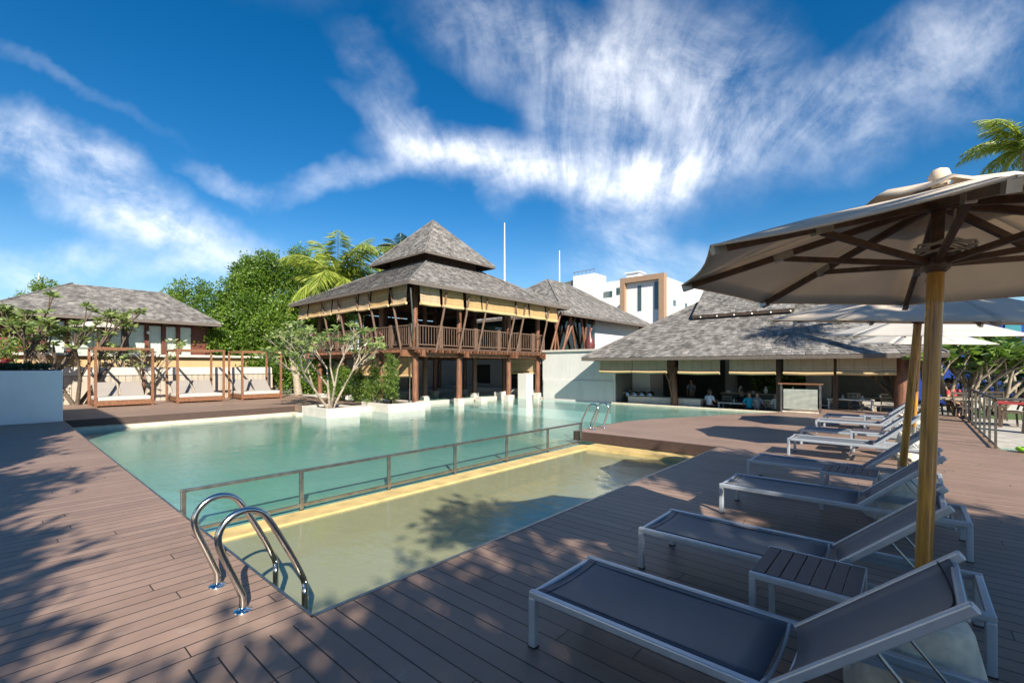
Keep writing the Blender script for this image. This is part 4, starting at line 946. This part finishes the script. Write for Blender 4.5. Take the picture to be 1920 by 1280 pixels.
lab = ['grey sling sun lounger nearest the camera, at the bottom right corner',
       'grey sling sun lounger second from the camera, beyond the first slatted table',
       'grey sun lounger third from the camera, just before the second slatted table',
       'grey sling sun lounger fourth from the camera, just beyond the second slatted table',
       'grey sling sun lounger fifth from the camera, its foot end in full sun',
       'grey sling sun lounger sixth from the camera, beyond the third small table',
       'grey sun lounger seventh from the camera, just before the last small table',
       'grey sling sun lounger furthest from the camera, beyond the last small table']
L0_ = make_lounger()
for k, (x, y, a) in enumerate(((-1.70, 2.08, 0), (-1.69, 3.49, 0), (-1.64, 5.41, .5), (-1.76, 7.05, -.5), (-1.74, 9.70, .3), (-1.78, 11.25, -.6), (-1.80, 13.4, .4), (-1.82, 14.95, 0))):
    o = L0_ if k == 0 else copy_tree(L0_); o.location = (x, y, 0); o.rotation_euler = (0, 0, R(a)); o['label'] = lab[k]
def make_side_table():
    t = thing('side_table', '', 'table', (0, 0, 0), 'slatted side tables between the loungers'); W, Dd, H = .52, .53, .45
    mb = MB()
    for y in (.018, Dd-.018): mb.beam((0, y, H-.018), (W, y, H-.018), .036, .036)
    mb.beam((.018, .036, H-.02), (.018, Dd-.036, H-.02), .03, .03); mb.beam((W-.018, .036, H-.02), (W-.018, Dd-.036, H-.02), .03, .03); mb.build('frame', 'alu', t, bevel=.006)
    for k in range(7):
        mb = MB(); x = .008+k*(W-.01)/7; mb.box(x+.002, .030, H-.012, x+(W-.01)/7-.004, Dd-.030, H+.004); mb.build('slat', 'slat', t, bevel=.002)
    for x in (.018, W-.018):
        for y in (.018, Dd-.018): mb = MB(); mb.beam((x, y, 0), (x, y, H-.03), .036, .036, up=(1, 0, 0)); mb.build('leg', 'alu', t, bevel=.006)
    return t
T0_ = make_side_table()
for k, (x, y, lb) in enumerate(((-.72, 2.92, 'slatted side table nearest the camera, between the first two loungers'), (-.80, 6.28, 'slatted side table between the third and fourth loungers'),
                                (-.87, 10.55, 'slatted side table between the fifth and sixth loungers'), (-.9, 14.25, 'slatted side table furthest away, between the last two loungers'))):
    o = T0_ if k == 0 else copy_tree(T0_); o.location = (x, y, 0); o['label'] = lb

# ================================================================== LADDERS AND GLASS FENCE
def make_ladder(label):
    t = thing('pool_ladder', label, 'pool ladder', (0, 0, 0), 'steel pool ladders')
    prof = [(0, .0), (0, .09), (-.015, .14), (-.08, .31), (-.13, .44), (-.145, .52), (-.13, .585), (-.085, .64), (-.02, .672), (.05, .672), (.12, .638), (.17, .57), (.25, .42), (.33, .26), (.395, .11), (.415, .05), (.42, -.05), (.42, -1.0)]
    fine = []
    for i in range(len(prof)-1):
        p0 = prof[max(i-1, 0)]; p1 = prof[i]; p2 = prof[i+1]; p3 = prof[min(i+2, len(prof)-1)]
        for k in range(3):
            f = k/3; h = lambda q: .5*((2*p1[q])+(-p0[q]+p2[q])*f+(2*p0[q]-5*p1[q]+4*p2[q]-p3[q])*f*f+(-p0[q]+3*p1[q]-3*p2[q]+p3[q])*f**3)
            fine.append((h(0), h(1)))
    fine.append(prof[-1])
    for x in (0, -.53):
        mb = MB(); mb.tube([(x, y, z) for y, z in fine], .0225, 14); h_ = mb.build('handrail', 'steel', t)
        mb = MB(); mb.lathe((x, 0, .0), [(.058, 0), (.058, .008), (.05, .014), (.028, .018), (.024, .03)], 20); mb.build('flange', 'chrome', h_)
    for z in (-.42, -.68, -.94):
        mb = MB(); mb.box(-.53, .38, z, 0, .46, z+.02); mb.build('step', 'steel', t)
    return t
la = make_ladder('curved steel pool ladder at the near corner of the shallow pool'); la.location = (-3.40, 1.11, 0)
lb_ = copy_tree(la); lb_.location = (-6.22, 10.82, 0); lb_.rotation_euler = (0, 0, R(90)); lb_['label'] = 'smaller-looking steel pool ladder on the deck tip across the shallow pool'
gf = thing('glass_fence', 'low steel-framed glass fence on the ledge between the two pools', 'fence', (-6.32, 1.42, -.33))
FX, FZ = -6.31, .22; ys = [1.44, 2.85, 4.25, 5.65, 7.05, 8.45, 9.82]
ys = [1.44]+[gx(p_, FX) for p_ in (565, 729, 853, 950, 1027)]+[9.84]
for y in ys:
    mb = MB(); mb.box(FX-.02, y-.025, -.36, FX+.02, y+.025, FZ-.02); mb.build('post', 'brushed', gf, bevel=.003)
mb = MB(); mb.box(FX-.025, ys[0]-.03, FZ-.02, FX+.025, ys[-1]+.03, FZ+.015); mb.build('top_rail', 'brushed', gf, bevel=.004)
for a, b2 in zip(ys, ys[1:]):
    mb = MB(); mb.box(FX-.015, a+.025, -.27, FX+.015, b2-.025, -.235); mb.build('bottom_rail', 'brushed', gf)
    mb = MB(); mb.box(FX-.004, a+.03, -.235, FX+.004, b2-.03, FZ-.02); mb.build('pane', 'clear_glass', gf)

# railing on the right
rl = thing('deck_railing', 'dark metal railing with close vertical posts at the right deck edge', 'railing', (1.3, 13.3, 0))
RZ = 1.0
mb = MB(); mb.tube([(1.27, 21.2, RZ), (1.27, 13.32, RZ)], .03, 8); mb.tube([(1.27, 13.32, RZ), (6, 13.32, RZ)], .03, 8); mb.build('top_rail', 'rail_metal', rl)
for k in range(9):
    y = 13.34+k*.95; mb = MB(); mb.box(1.25, y-.014, 0, 1.29, y+.014, RZ-.02); mb.build('post', 'rail_metal', rl)
mb = MB(); mb.tube([(1.27, 21.2, .06), (1.27, 13.34, .06)], .02, 8); mb.build('bottom_rail', 'rail_metal', rl)
for x in (2.9, 4.4, 5.9):
    mb = MB(); mb.box(x-.035, 13.31, -.2, x+.035, 13.335, RZ-.02); mb.build('post', 'rail_metal', rl)
gp = thing('green_float', 'bright lime green inflatable toy lying on the side pool edge', 'toy', (1.62, 13.25, -.15))
c = G0 = (1.62, 13.05, .07); mb = MB(); mb.lathe((c[0], c[1], .07), [(.04, -.03), (.07, -.05), (.11, -.03), (.12, .0), (.10, .03), (.06, .03), (.04, .0), (.04, -.03)], 18); mb.build('ring', 'green_plastic', gp)
mb = MB(); mb.lathe((c[0]+.12, c[1], .12), [(.0, -.05), (.06, 0), (.05, .06), (0, .09)], 10); mb.build('head', 'green_plastic', gp)

# ================================================================== CABANAS
CFR = 'four-post teak day bed with cream mattress'
def make_cabana():
    t = thing('day_bed', '', 'day bed', (0, 0, 0), 'four-post day beds on the far deck')     # local: front x=2, rear x=0, width along y
    W, Dp = 1.92, 2.0
    for x in (.045, Dp-.045):
        for y in (.045, W-.045): mb = MB(); mb.box(x-.045, y-.045, 0, x+.045, y+.045, 2.36); mb.build('post', 'teak', t, bevel=.005)
    mb = MB()
    for y in (.045, W-.045): mb.box(.0, y-.04, 2.362, Dp, y+.04, 2.44)
    for x in (.04, Dp-.04): mb.box(x-.04, .085, 2.362, x+.04, W-.085, 2.44)
    mb.build('top_frame', 'teak', t, bevel=.004)
    mb = MB(); mb.box(.05, .05, .06, Dp+.02, W-.05, .25); mb.build('base', 'teak', t, bevel=.005)
    mb = MB(); mb.box(.12, .1, .252, Dp-.04, W-.1, .40); mb.build('mattress', 'mattress_cloth', t, bevel=.03)
    for y0 in (.12, 1.0):
        mb = MB(); p = [(.95, .40), (.80, .40), (.12, .86), (.20, .98)]
        vs = [(x, y, z) for y in (y0, y0+.78) for x, z in p]; mb.add(vs, [(0, 1, 2, 3), (7, 6, 5, 4), (0, 4, 5, 1), (1, 5, 6, 2), (2, 6, 7, 3), (3, 7, 4, 0)]); mb.build('back_cushion', 'cushion', t, bevel=.025)
    return t
cb = make_cabana()
for k, (x, y, lb) in enumerate(((-26.6, 2.65, CFR+', nearest the white planter wall'), (-26.75, 5.4, CFR+' in the middle of the three'), (-26.8, 8.05, CFR+' next to the leafy tree'))):
    o = cb if k == 0 else copy_tree(cb); o.location = (x, y, 0); o['label'] = lb
# walls behind the day beds and house
fw = thing('garden_wall', 'weathered whitewashed wall with coping behind the day beds', 'wall', (-27.6, 4.5, 0))
mb = MB(); mb.box(-27.9, -2, -.3, -27.6, 10.5, 1.25); mb.build('wall', 'stained_wall', fw)
mb = MB(); mb.box(-28.0, -2, 1.252, -27.52, 10.5, 1.62); mb.build('coping', 'white_stone', fw)
mb = MB()
for k in range(48): mb.box(-27.6, -1.9+k*.26, -.1, -27.565, -1.67+k*.26, 1.22)
mb.build('boards', 'stained_wall', fw)
hs_ = thing('guest_house', 'single-storey guest house with long shingle hip roof and tall curtained windows', 'house', (-33, 4, 0))
mb = MB(); mb.box(-38, -1.0, -.9, -29.6, 11.5, 2.15); mb.build('plinth', 'ochre_wall', hs_)
mb = MB(); mb.box(-29.75, -1.05, 2.16, -29.35, 11.6, 2.27); mb.build('terrace_edge', 'white_stone', hs_)
hip_roof(hs_, -37.6, -.6, -29.4, 8.5, 4.05, (-33.6, 2.75, -33.5, 6.5, 6.05), seed=101, sides='SEN', wid=.18)
FXh = -30.6
mb = MB(); mb.box(FXh-5.5, .0, 2.2, FXh-.15, 8.2, 4.0); mb.build('wall', 'red_wood', hs_)
edges = [gx(p_, FXh) for p_ in (90, 124, 131, 192, 200, 228, 242, 273, 277, 303, 311, 332, 336, 359)]
for a, b2 in ((90, 124), (131, 192), (200, 228), (242, 273), (277, 303), (311, 332), (336, 359)):
    y0, y1 = gx(a, FXh), gx(b2, FXh); mb = MB(); mb.box(FXh-.08, y0, 2.28, FXh-.05, y1, 3.85); wn_ = mb.build('window', 'clear_glass', hs_)
    mb = MB(); n = int((y1-y0)/.05); vs = []
    for k in range(n+1):
        y = y0+(y1-y0)*k/n; xo = FXh-.115+.018*math.sin(k*2.1)
        vs += [(xo, y, 2.28), (xo, y, 3.85)]
    mb.add(vs, [(2*k, 2*k+2, 2*k+3, 2*k+1) for k in range(n)], sm=True); mb.build('curtain', 'curtain', wn_)
for p_ in (126, 196, 234, 275, 307, 334):
    y = gx(p_, FXh); mb = MB(); mb.box(FXh-.04, y-.09, 2.27, FXh+.06, y+.09, 3.95); mb.build('column', 'red_wood', hs_)
mb = MB(); mb.box(FXh-.14, gx(359, FXh)+.04, 2.27, FXh-.02, 8.2, 3.95); mb.build('wall_panel', 'red_wood', hs_); mb = MB(); mb.box(FXh-.14, 0, 2.27, FXh-.02, gx(88, FXh)-.03, 3.95); mb.build('wall_panel', 'red_wood', hs_)
mb = MB(); mb.box(FXh+.02, 0, 3.55, FXh+.05, .01, 3.9); 
mb = MB(); mb.lathe((FXh+.35, gx(276, FXh), 3.45), [(0, -.1), (.08, -.06), (.1, 0), (.07, .07), (0, .1)], 10); mb.build('globe_lamp', 'lamp_white', hs_)
mb = MB(); mb.box(-30.2, .3, 2.24, -29.8, 8.3, 2.30); mb.build('terrace_floor', 'paving', hs_)
def small_parasol(label, base, h, rad):
    base = Vector(base); t = thing('garden_parasol', label, 'parasol', base); mb = MB(); mb.tube([base, base+Vector((0, 0, h))], .03, 8); mb.build('pole', 'umb_wood', t)
    mb = MB(); mb.lathe(base+Vector((0, 0, h-.45)), [(rad, -.02), (rad*.55, .22), (.12, .44), (0, .5)], 8, sm=False); mb.build('canopy', 'canopy_white', t, solid=.004)
    mb = MB()
    for k in range(8): a = k*math.pi/4; mb.tube([base+Vector((0, 0, h-.03)), base+Vector((rad*math.cos(a), rad*math.sin(a), h-.46))], .012, 5)
    mb.build('ribs', 'umb_rib', t)
small_parasol('small cream parasol on the guest house terrace behind the frangipani', (-29.9, gx(183, -29.9), 2.25), 1.75, 1.1)
small_parasol('small cream parasol at the far left edge beyond the planter', D(18, 660, 26)*1.0, 2.2, 1.1)
gpt = thing('plant_pot', 'pale green pot on the guest house terrace edge', 'pot', (-29.6, gx(186, -29.6), 2.27))
mb = MB(); mb.lathe((-29.6, gx(186, -29.6), 2.27), [(.0, 0), (.11, 0), (.15, .3), (.13, .3), (.1, .1)], 14); mb.build('body', 'green_pot', gpt)
rp = thing('plant_pot', 'large glossy red pot at the left edge with a leafy plant', 'pot', D(4, 690, 17))
p_ = D(4, 696, 17); mb = MB(); mb.lathe((p_.x, p_.y, p_.z), [(0, 0), (.2, 0), (.32, .35), (.28, .5), (.24, .5)], 16); mb.build('body', 'red_pot', rp)
bushy('potted_shrub', 'light green bush growing above the red pot at the left edge', 'shrub', D(10, 682, 17), [(D(8, 645, 17), (.5, .5, .6))], 'leaf_bright', .12, 130, .03)
for k in range(2):
    y = gx(150+k*50, -29.9); t = thing('terrace_bench', ('dark low bench on the terrace behind the left day bed', 'dark low bench on the terrace, right of the green pot')[k], 'bench', (-30.0, y, 2.27))
    mb = MB(); mb.box(-30.25, y-.6, 2.5, -29.95, y+.6, 2.58); mb.build('seat', 'interior_grey', t)
    for s in (-.5, .5): mb = MB(); mb.box(-30.2, y+s-.03, 2.27, -30.0, y+s+.03, 2.5); mb.build('leg', 'interior_grey', t)
# planter wall on the left
pw = thing('planter_wall', 'smooth white planter wall standing on the deck at the left edge', 'planter', (-19.3, 0, 0))
mb = MB(); mb.box(-21.6, -7.5, 0.0, -19.2, 1.37, 1.53); mb.build('wall', 'smooth_white', pw, bevel=.012)
mb = MB(); mb.box(-21.4, -7.3, 1.531, -19.35, 1.2, 1.56); mb.build('soil', 'soil', pw)
C = np.stack([rng.uniform(-21.3, -19.4, 9000), rng.uniform(-7, 1.15, 9000), 1.55+rng.uniform(0, .17, 9000)], 1); Dd = rng.normal(size=(9000, 3))+np.array([0, 0, .8])
o = leaves_obj('ground_cover', 'leaf_dark', C, Dd, .09, None); tag(o, 'low green groundcover filling the top of the white planter wall', 'ground cover', kind='stuff')
# planter boxes in the pool
def planter(label, x0, y0, x1, y1, z1=.04):
    t = thing('planter_box', label, 'planter', ((x0+x1)/2, (y0+y1)/2, WZ)); mb = MB(); w_ = .16
    mb.box(x0, y0, -1.4, x1, y0+w_, z1); mb.box(x0, y1-w_, -1.4, x1, y1, z1); mb.box(x0, y0+w_, -1.4, x0+w_, y1-w_, z1); mb.box(x1-w_, y0+w_, -1.4, x1, y1-w_, z1); mb.build('wall', 'white_stone', t, bevel=.012)
    mb = MB(); mb.box(x0+w_, y0+w_, -.3, x1-w_, y1-w_, z1-.07); mb.build('soil', 'soil', t); return t
planter('square white stone planter in the pool holding the frangipani', -18.85, 8.35, -16.72, 9.75)
planter('white stone planter in the pool holding the clipped shrubs', -18.95, 11.1, -16.75, 13.05)
b = MB(); b.box(-18.9, 9.76, -1.4, -18.0, 11.09, -.10); struct('pool_coping', b, 'white_stone', bevel=.01)

# ================================================================== WHITE HOTEL BUILDING, MASTS
hb = thing('hotel_building', 'modern white block with brown frame around its tall facade, far behind the roofs', 'building', (-24, 52, 0))
mb = MB(); mb.box(-25.2, 48.7, -.9, -20.5, 66, 11.6); mb.build('wall', 'bright_wall', hb)
mb = MB(); mb.box(-25.6, 48.2, 11.3, -20.3, 49.0, 11.9); mb.box(-25.6, 48.2, 3, -25.0, 49.0, 11.3); mb.box(-20.9, 48.2, 3, -20.3, 49.0, 11.3); mb.build('facade_frame', 'orange_wood', hb)
for x0, x1, z0, z1 in ((-23.6, -23.15, 8.0, 10.9), (-21.6, -21.15, 8.0, 11.1)):
    mb = MB(); mb.box(x0, 48.66, z0, x1, 48.69, z1); mb.build('window', 'window_glass', hb)
mb = MB(); mb.box(-24.9, 48.4, 3.9, -20.95, 48.7, 6.3); mb.build('lower_wall', 'grey_wall', hb)
for k in range(4): mb = MB(); mb.box(-20.5, 51.2+k*3.6, 8.6, -20.46, 52+k*3.6, 9.3); mb.build('window', 'window_glass', hb)
mb = MB(); mb.box(-20.5, 50, 6.6, -20.42, 66, 6.75); mb.build('string_course', 'grey_wall', hb)
hb2 = thing('hotel_building', 'white stepped block with ribbon windows left of the brown-framed facade', 'building', (-30, 53, 0))
mb = MB(); mb.box(-33.7, 50.6, -.9, -30.5, 53.6, 13.6); mb.build('wall', 'bright_wall', hb2)
mb = MB(); mb.box(-30.5, 52.6, -.9, -25.9, 56, 12.6); mb.build('wing', 'bright_wall', hb2)
for x0, x1, z0, z1 in ((-30.3, -29.0, 10.6, 11.4), (-28.4, -26.2, 10.8, 11.7)): mb = MB(); mb.box(x0, 52.55, z0, x1, 52.59, z1); mb.build('window', 'window_glass', hb2)
mb = MB(); mb.box(-27.5, 53.5, 12.6, -25.8, 55, 13.5); mb.box(-27.7, 53.3, 13.5, -25.6, 55.2, 13.62); mb.build('roof_box', 'bright_wall', hb2)
mb = MB()
for k in range(6): mb.beam((-33.6+k*.6, 50.8, 13.6), (-33.6+k*.6, 50.8, 14.1), .05)
mb.beam((-33.8, 50.8, 14.1), (-30.5, 50.8, 14.15), .06); mb.beam((-35.3, 50.9, 12.6), (-33.7, 50.9, 12.8), .1, .7); mb.build('roof_railing', 'interior_grey', hb2)
for px, py, d_, nm in ((946, 418, 50, 'tall white lightning mast rising behind the right slope of the pavilion roof'), (1049, 470, 55, 'shorter white mast left of the white hotel blocks'), (73, 512, 60, 'thin white mast above the guest house roof at the far left')):
    tp = D(px, py, d_); t = thing('mast', nm, 'mast', (tp.x, tp.y, -.9)); mb = MB(); mb.tube([(tp.x, tp.y, -.9), (tp.x, tp.y, tp.z*.6), tp], [.13, .10, .05], 8); mb.build('pole', 'white_paint', t)
    mb = MB(); mb.box(tp.x-.3, tp.y-.3, -.9, tp.x+.3, tp.y+.3, -.6); mb.build('base', 'concrete', t)

# right side blue building and hedge
bb = thing('blue_building', 'vivid blue painted building behind the frangipani trees on the right', 'building', (6, 31, 0))
mb = MB(); mb.box(-.6, 30.5, -.9, 16, 36, 4.1); mb.build('wall', 'blue_paint', bb)
mb = MB(); mb.box(-.8, 30.3, 4.1, 16.2, 36.2, 4.3); mb.build('roof_edge', 'white_paint', bb)
for x in (.0, 3.2, 6.8): mb = MB(); mb.box(x, 30.46, 2.6, x+.5, 30.49, 3.6); mb.build('sign_panel', 'teal_paint', bb)
lobes = [((2.2+i*1.5, 28.6+random.uniform(-.3, .3), 1.0+random.uniform(-.1, .35)), (1.0, .8, 1.0)) for i in range(7)]
bushy('hedge', 'tall dark green hedge at the right below the blue building', 'hedge', (6, 28.6, -.2), lobes, 'leaf_dark', .16, 150, .05)
mb = MB(); mb.box(1.8, 27.2, -.2, 14, 27.35, .35); tag(mb.build('low_wall', 'white_wall'), 'low pale wall in front of the dark hedge', 'wall')
ch1 = make_chair('', 'rattan', 'rattan', 'dark chairs beyond the railing'); first = True
for px, y, a, lb in ((1757, 22.0, 1.2, 'dark chair at the table left of the diner in red'), (1800, 22.2, -1.2, 'dark chair between the red diner and the railing'), (1812, 21.0, .4, 'dark chair closest to the far end of the railing'),
                     (1893, 20.2, -1.4, 'dark rattan chair at the red-topped table on the right edge'), (1868, 22.5, 0, 'dark chair standing behind the corner post of the railing')):
    o = ch1 if first else copy_tree(ch1); first = False; o.location = (gy(px, y), y, -.16); o.rotation_euler = (0, 0, a); o['label'] = lb
make_table('beige-topped table in front of the diner in red', gy(1775, 21.6), 21.6, -.16, 1.3, .8, .74, 'beige_wood', 'dark_wood')
make_table('table with a dark red cloth at the right edge beyond the railing', gy(1925, 20.3), 20.3, -.16, 1.3, .9, .74, 'red_cloth', 'dark_wood')

# ================================================================== VEGETATION
branch_tree('frangipani_tree', 'bare-limbed frangipani with pale trunks in the square white pool planter', (-17.8, 9.05, -.05), 3.6, .62, 4, 5, 14, .062, leaf=.22, per=10, flowers=30)
branch_tree('frangipani_tree', 'frangipani with crossing dark trunks right of the white planter wall', (-26.9, .95, 0), 4.5, .42, 3, 4, 21, .10, bark='bark_dark', leaf=.28, per=20, flowers=14)
branch_tree('frangipani_tree', 'frangipani directly behind the left day bed', (-27.2, 2.35, 0), 4.4, .45, 3, 4, 22, .09, bark='bark_dark', leaf=.26, per=18, flowers=10)
branch_tree('frangipani_tree', 'slender frangipani between the left and middle day beds', (-27.3, 4.6, 0), 3.3, .45, 3, 4, 25, .06, leaf=.22, per=5)
branch_tree('frangipani_tree', 'sparse grey frangipani at the far left in front of the guest house', (-26.5, -.6, 0), 4.0, .45, 3, 4, 29, .09, bark='bark_dark', leaf=.2, per=3)
branch_tree('frangipani_tree', 'thick-trunked frangipani beyond the railing, right of the yellow pole', (gy(1800, 22.9), 22.9, -.15), 3.0, .62, 5, 4, 41, .09, leafm='leaf_frangi_dark', leaf=.36, per=15, flowers=6)
branch_tree('frangipani_tree', 'spreading frangipani further right behind the railing corner', (gy(1862, 24.2), 24.2, -.15), 3.3, .66, 5, 4, 43, .09, leafm='leaf_frangi_dark', leaf=.38, per=15)
branch_tree('frangipani_tree', 'leaning frangipani trunk between the two parasol poles', (gy(1722, 21.9), 21.9, -.15), 3.0, .5, 2, 4, 47, .12, leafm='leaf_frangi_dark', leaf=.34, per=12, lean=(-.3, 0), bark='bark_dark')
shl = ['dense clipped shrub at the right of the rear pool planter, tallest', 'dense clipped shrub in the middle of the rear pool planter', 'yellowish clipped shrub at the left of the rear pool planter', 'rounded dark shrub behind the frangipani planter']
for k, (px, d_, h, r_) in enumerate(((733, 20.4, 2.35, .46), (700, 20.9, 2.0, .42), (672, 21.4, 1.75, .45), (640, 22.5, 1.9, .6))):
    p = D(px, 700, d_); z0 = -.03
    bushy('clipped_shrub', shl[k], 'shrub', (p.x, p.y, z0), [((p.x, p.y, z0+h*.25), (r_*1.15, r_*1.15, h*.27)), ((p.x, p.y, z0+h*.5), (r_*.95, r_*.95, h*.3)), ((p.x, p.y, z0+h*.76), (r_*.6, r_*.6, h*.22))], 'leaf_shrub' if k != 3 else 'leaf_tree', .085, 900, .03, group='clipped shrubs behind the pool')
def LB(l): return [(D(px, py, d_), r_) for px, py, d_, r_ in l]
bushy('leafy_tree', 'dense bright green tree rising behind the right-hand day bed', 'tree', D(470, 742, 29), LB([(452, 640, 28.5, 2.2), (480, 565, 29.5, 2.0), (430, 590, 29, 1.5), (420, 690, 27.3, 1.2), (470, 700, 27.6, 1.3), (500, 520, 30, 1.5), (520, 620, 29, 2.2), (408, 650, 28, 1.1), (455, 508, 30, 1.0)]), 'leaf_tree', .18, 260, .18, 'bark_pale')
bushy('leafy_tree', 'dense green tree directly left of the pavilion upper floor', 'tree', D(560, 742, 30), LB([(555, 590, 31, 1.7), (600, 620, 37, 2.4), (550, 640, 29, 1.9), (650, 590, 38, 2.2), (560, 510, 38, 1.7), (610, 555, 39, 2.2), (610, 650, 29, 1.6), (540, 700, 28, 1.2), (590, 700, 28, 1.2)]), 'leaf_tree', .18, 240, .2, 'bark_pale')
bushy('leafy_tree', 'small darker tree behind the right end of the guest house roof', 'tree', D(370, 700, 40), LB([(365, 560, 40, 1.6), (350, 590, 40, 1.5), (390, 600, 40, 1.9), (330, 555, 41, .9)]), 'leaf_tree', .2, 90, .15)
bushy('leafy_tree', 'pale green tree top above the left slope of the guest house roof', 'tree', D(80, 690, 40), LB([(85, 550, 40, 1.2), (60, 575, 40, 1.3), (40, 590, 41, 1.0)]), 'leaf_bright', .2, 110, .12)
bushy('leafy_tree', 'distant tree line seen beyond the far left edge', 'tree', D(-20, 690, 45), LB([(-10, 630, 45, 3.0), (20, 650, 46, 2.5)]), 'leaf_bright', .25, 60, .2)
# pale leaning trunks under the big trees
for k, (a, b2, lb) in enumerate((((455, 745, 26.5), (500, 660, 28), 'pale leaning trunk right behind the right-hand day bed'), ((560, 742, 26.5), (545, 660, 27.5), 'thick pale trunk left of the pool frangipani'))):
    p, q = D(*a), D(*b2); t = thing('leaning_tree', lb, 'tree', (p.x, p.y, -.05)); mb = MB(); mb.tube([(p.x, p.y, -.05), p.lerp(q, .4)+Vector((.1, 0, .1)), p.lerp(q, .7)-Vector((.1, 0, 0)), q], [.24, .19, .16, .12], 10); mb.build('trunk', 'bark_pale', t)
    C, Dd, T = cloud_leaves([(q+Vector((0, 0, .6)), (1.0, 1.0, .8))], 120, .18); leaves_obj('crown', 'leaf_tree', C, Dd, .18, t, tint=T)
cr = D(635, 528, 31); palm('coconut_palm', 'tall coconut palm with yellow-green fronds between the trees and the pavilion', (cr.x, cr.y, -.5), cr, 26, 4.9, 5)
cr = D(752, 470, 50); palm('coconut_palm', 'dark palm top peeping out behind the left slope of the upper pavilion roof', (cr.x, cr.y, -.9), cr, 16, 3.2, 9, 'leaf_dark')
palm('coconut_palm', 'palm at the upper right corner above the parasol canopy', (2.45, 18.5, -.5), (2.45, 18.5, 7.55), 24, 1.5, 13)

# ================================================================== WHAT STANDS BEHIND THE PHOTOGRAPHER (throws the shade)
v_ = thing('villa', 'plain white villa standing behind the photographer on the left', 'building', (-9.5, -9, 0))
mb = MB(); mb.box(-13, -16, -.9, -7.2, -3.7, 8.0); mb.build('wall', 'white_wall', v_); mb = MB(); mb.box(-13.2, -16.2, 8.0, -7.0, -3.6, 8.3); mb.build('roof', 'fascia_board', v_)
bushy('shade_tree', 'broad leafy tree behind the photographer shading the loungers', 'tree', (9.5, -4.5, -.2), [((9.6, -2.6, 6.6), (2.5, 2.6, 1.5)), ((8.7, -3.5, 6.8), (1.5, 1.9, .6)), ((7.3, -3.5, 6.8), (1.2, 1.8, .5)), ((5.2, -1.1, 6.7), (.7, .8, .3)), ((11.2, -.8, 6.8), (2.2, 2.3, 1.3)), ((9.8, .4, 6.4), (1.6, 1.6, 1.1)), ((7.8, -5.6, 6.6), (1.7, 1.8, 1.3)), ((7.2, 2.6, 6.9), (1.4, 1.4, .8)), ((8.4, 1.6, 6.6), (1.4, 1.4, 1.0))], 'leaf_tree', .24, 125, .3)
bushy('shade_tree', 'leafy tree behind the photographer on the left throwing shade onto the deck', 'tree', (-2.5, -8, -.2), [((-3.4, -5.5, 6.0), (1.6, 1.1, 1.2)), ((-.9, -5.2, 5.8), (1.4, 1.0, 1.1)), ((-5.7, -5.5, 6.2), (1.5, 1.1, 1.2)), ((1.1, -4.95, 5.3), (1.2, .9, .9)), ((2.7, -4.75, 5.1), (1.1, .8, .9)), ((-2.5, -7.8, 7.0), (2.2, 1.5, 1.3)), ((1.0, -8.0, 6.4), (2.0, 1.4, 1.2))], 'leaf_tree', .24, 420, .25)
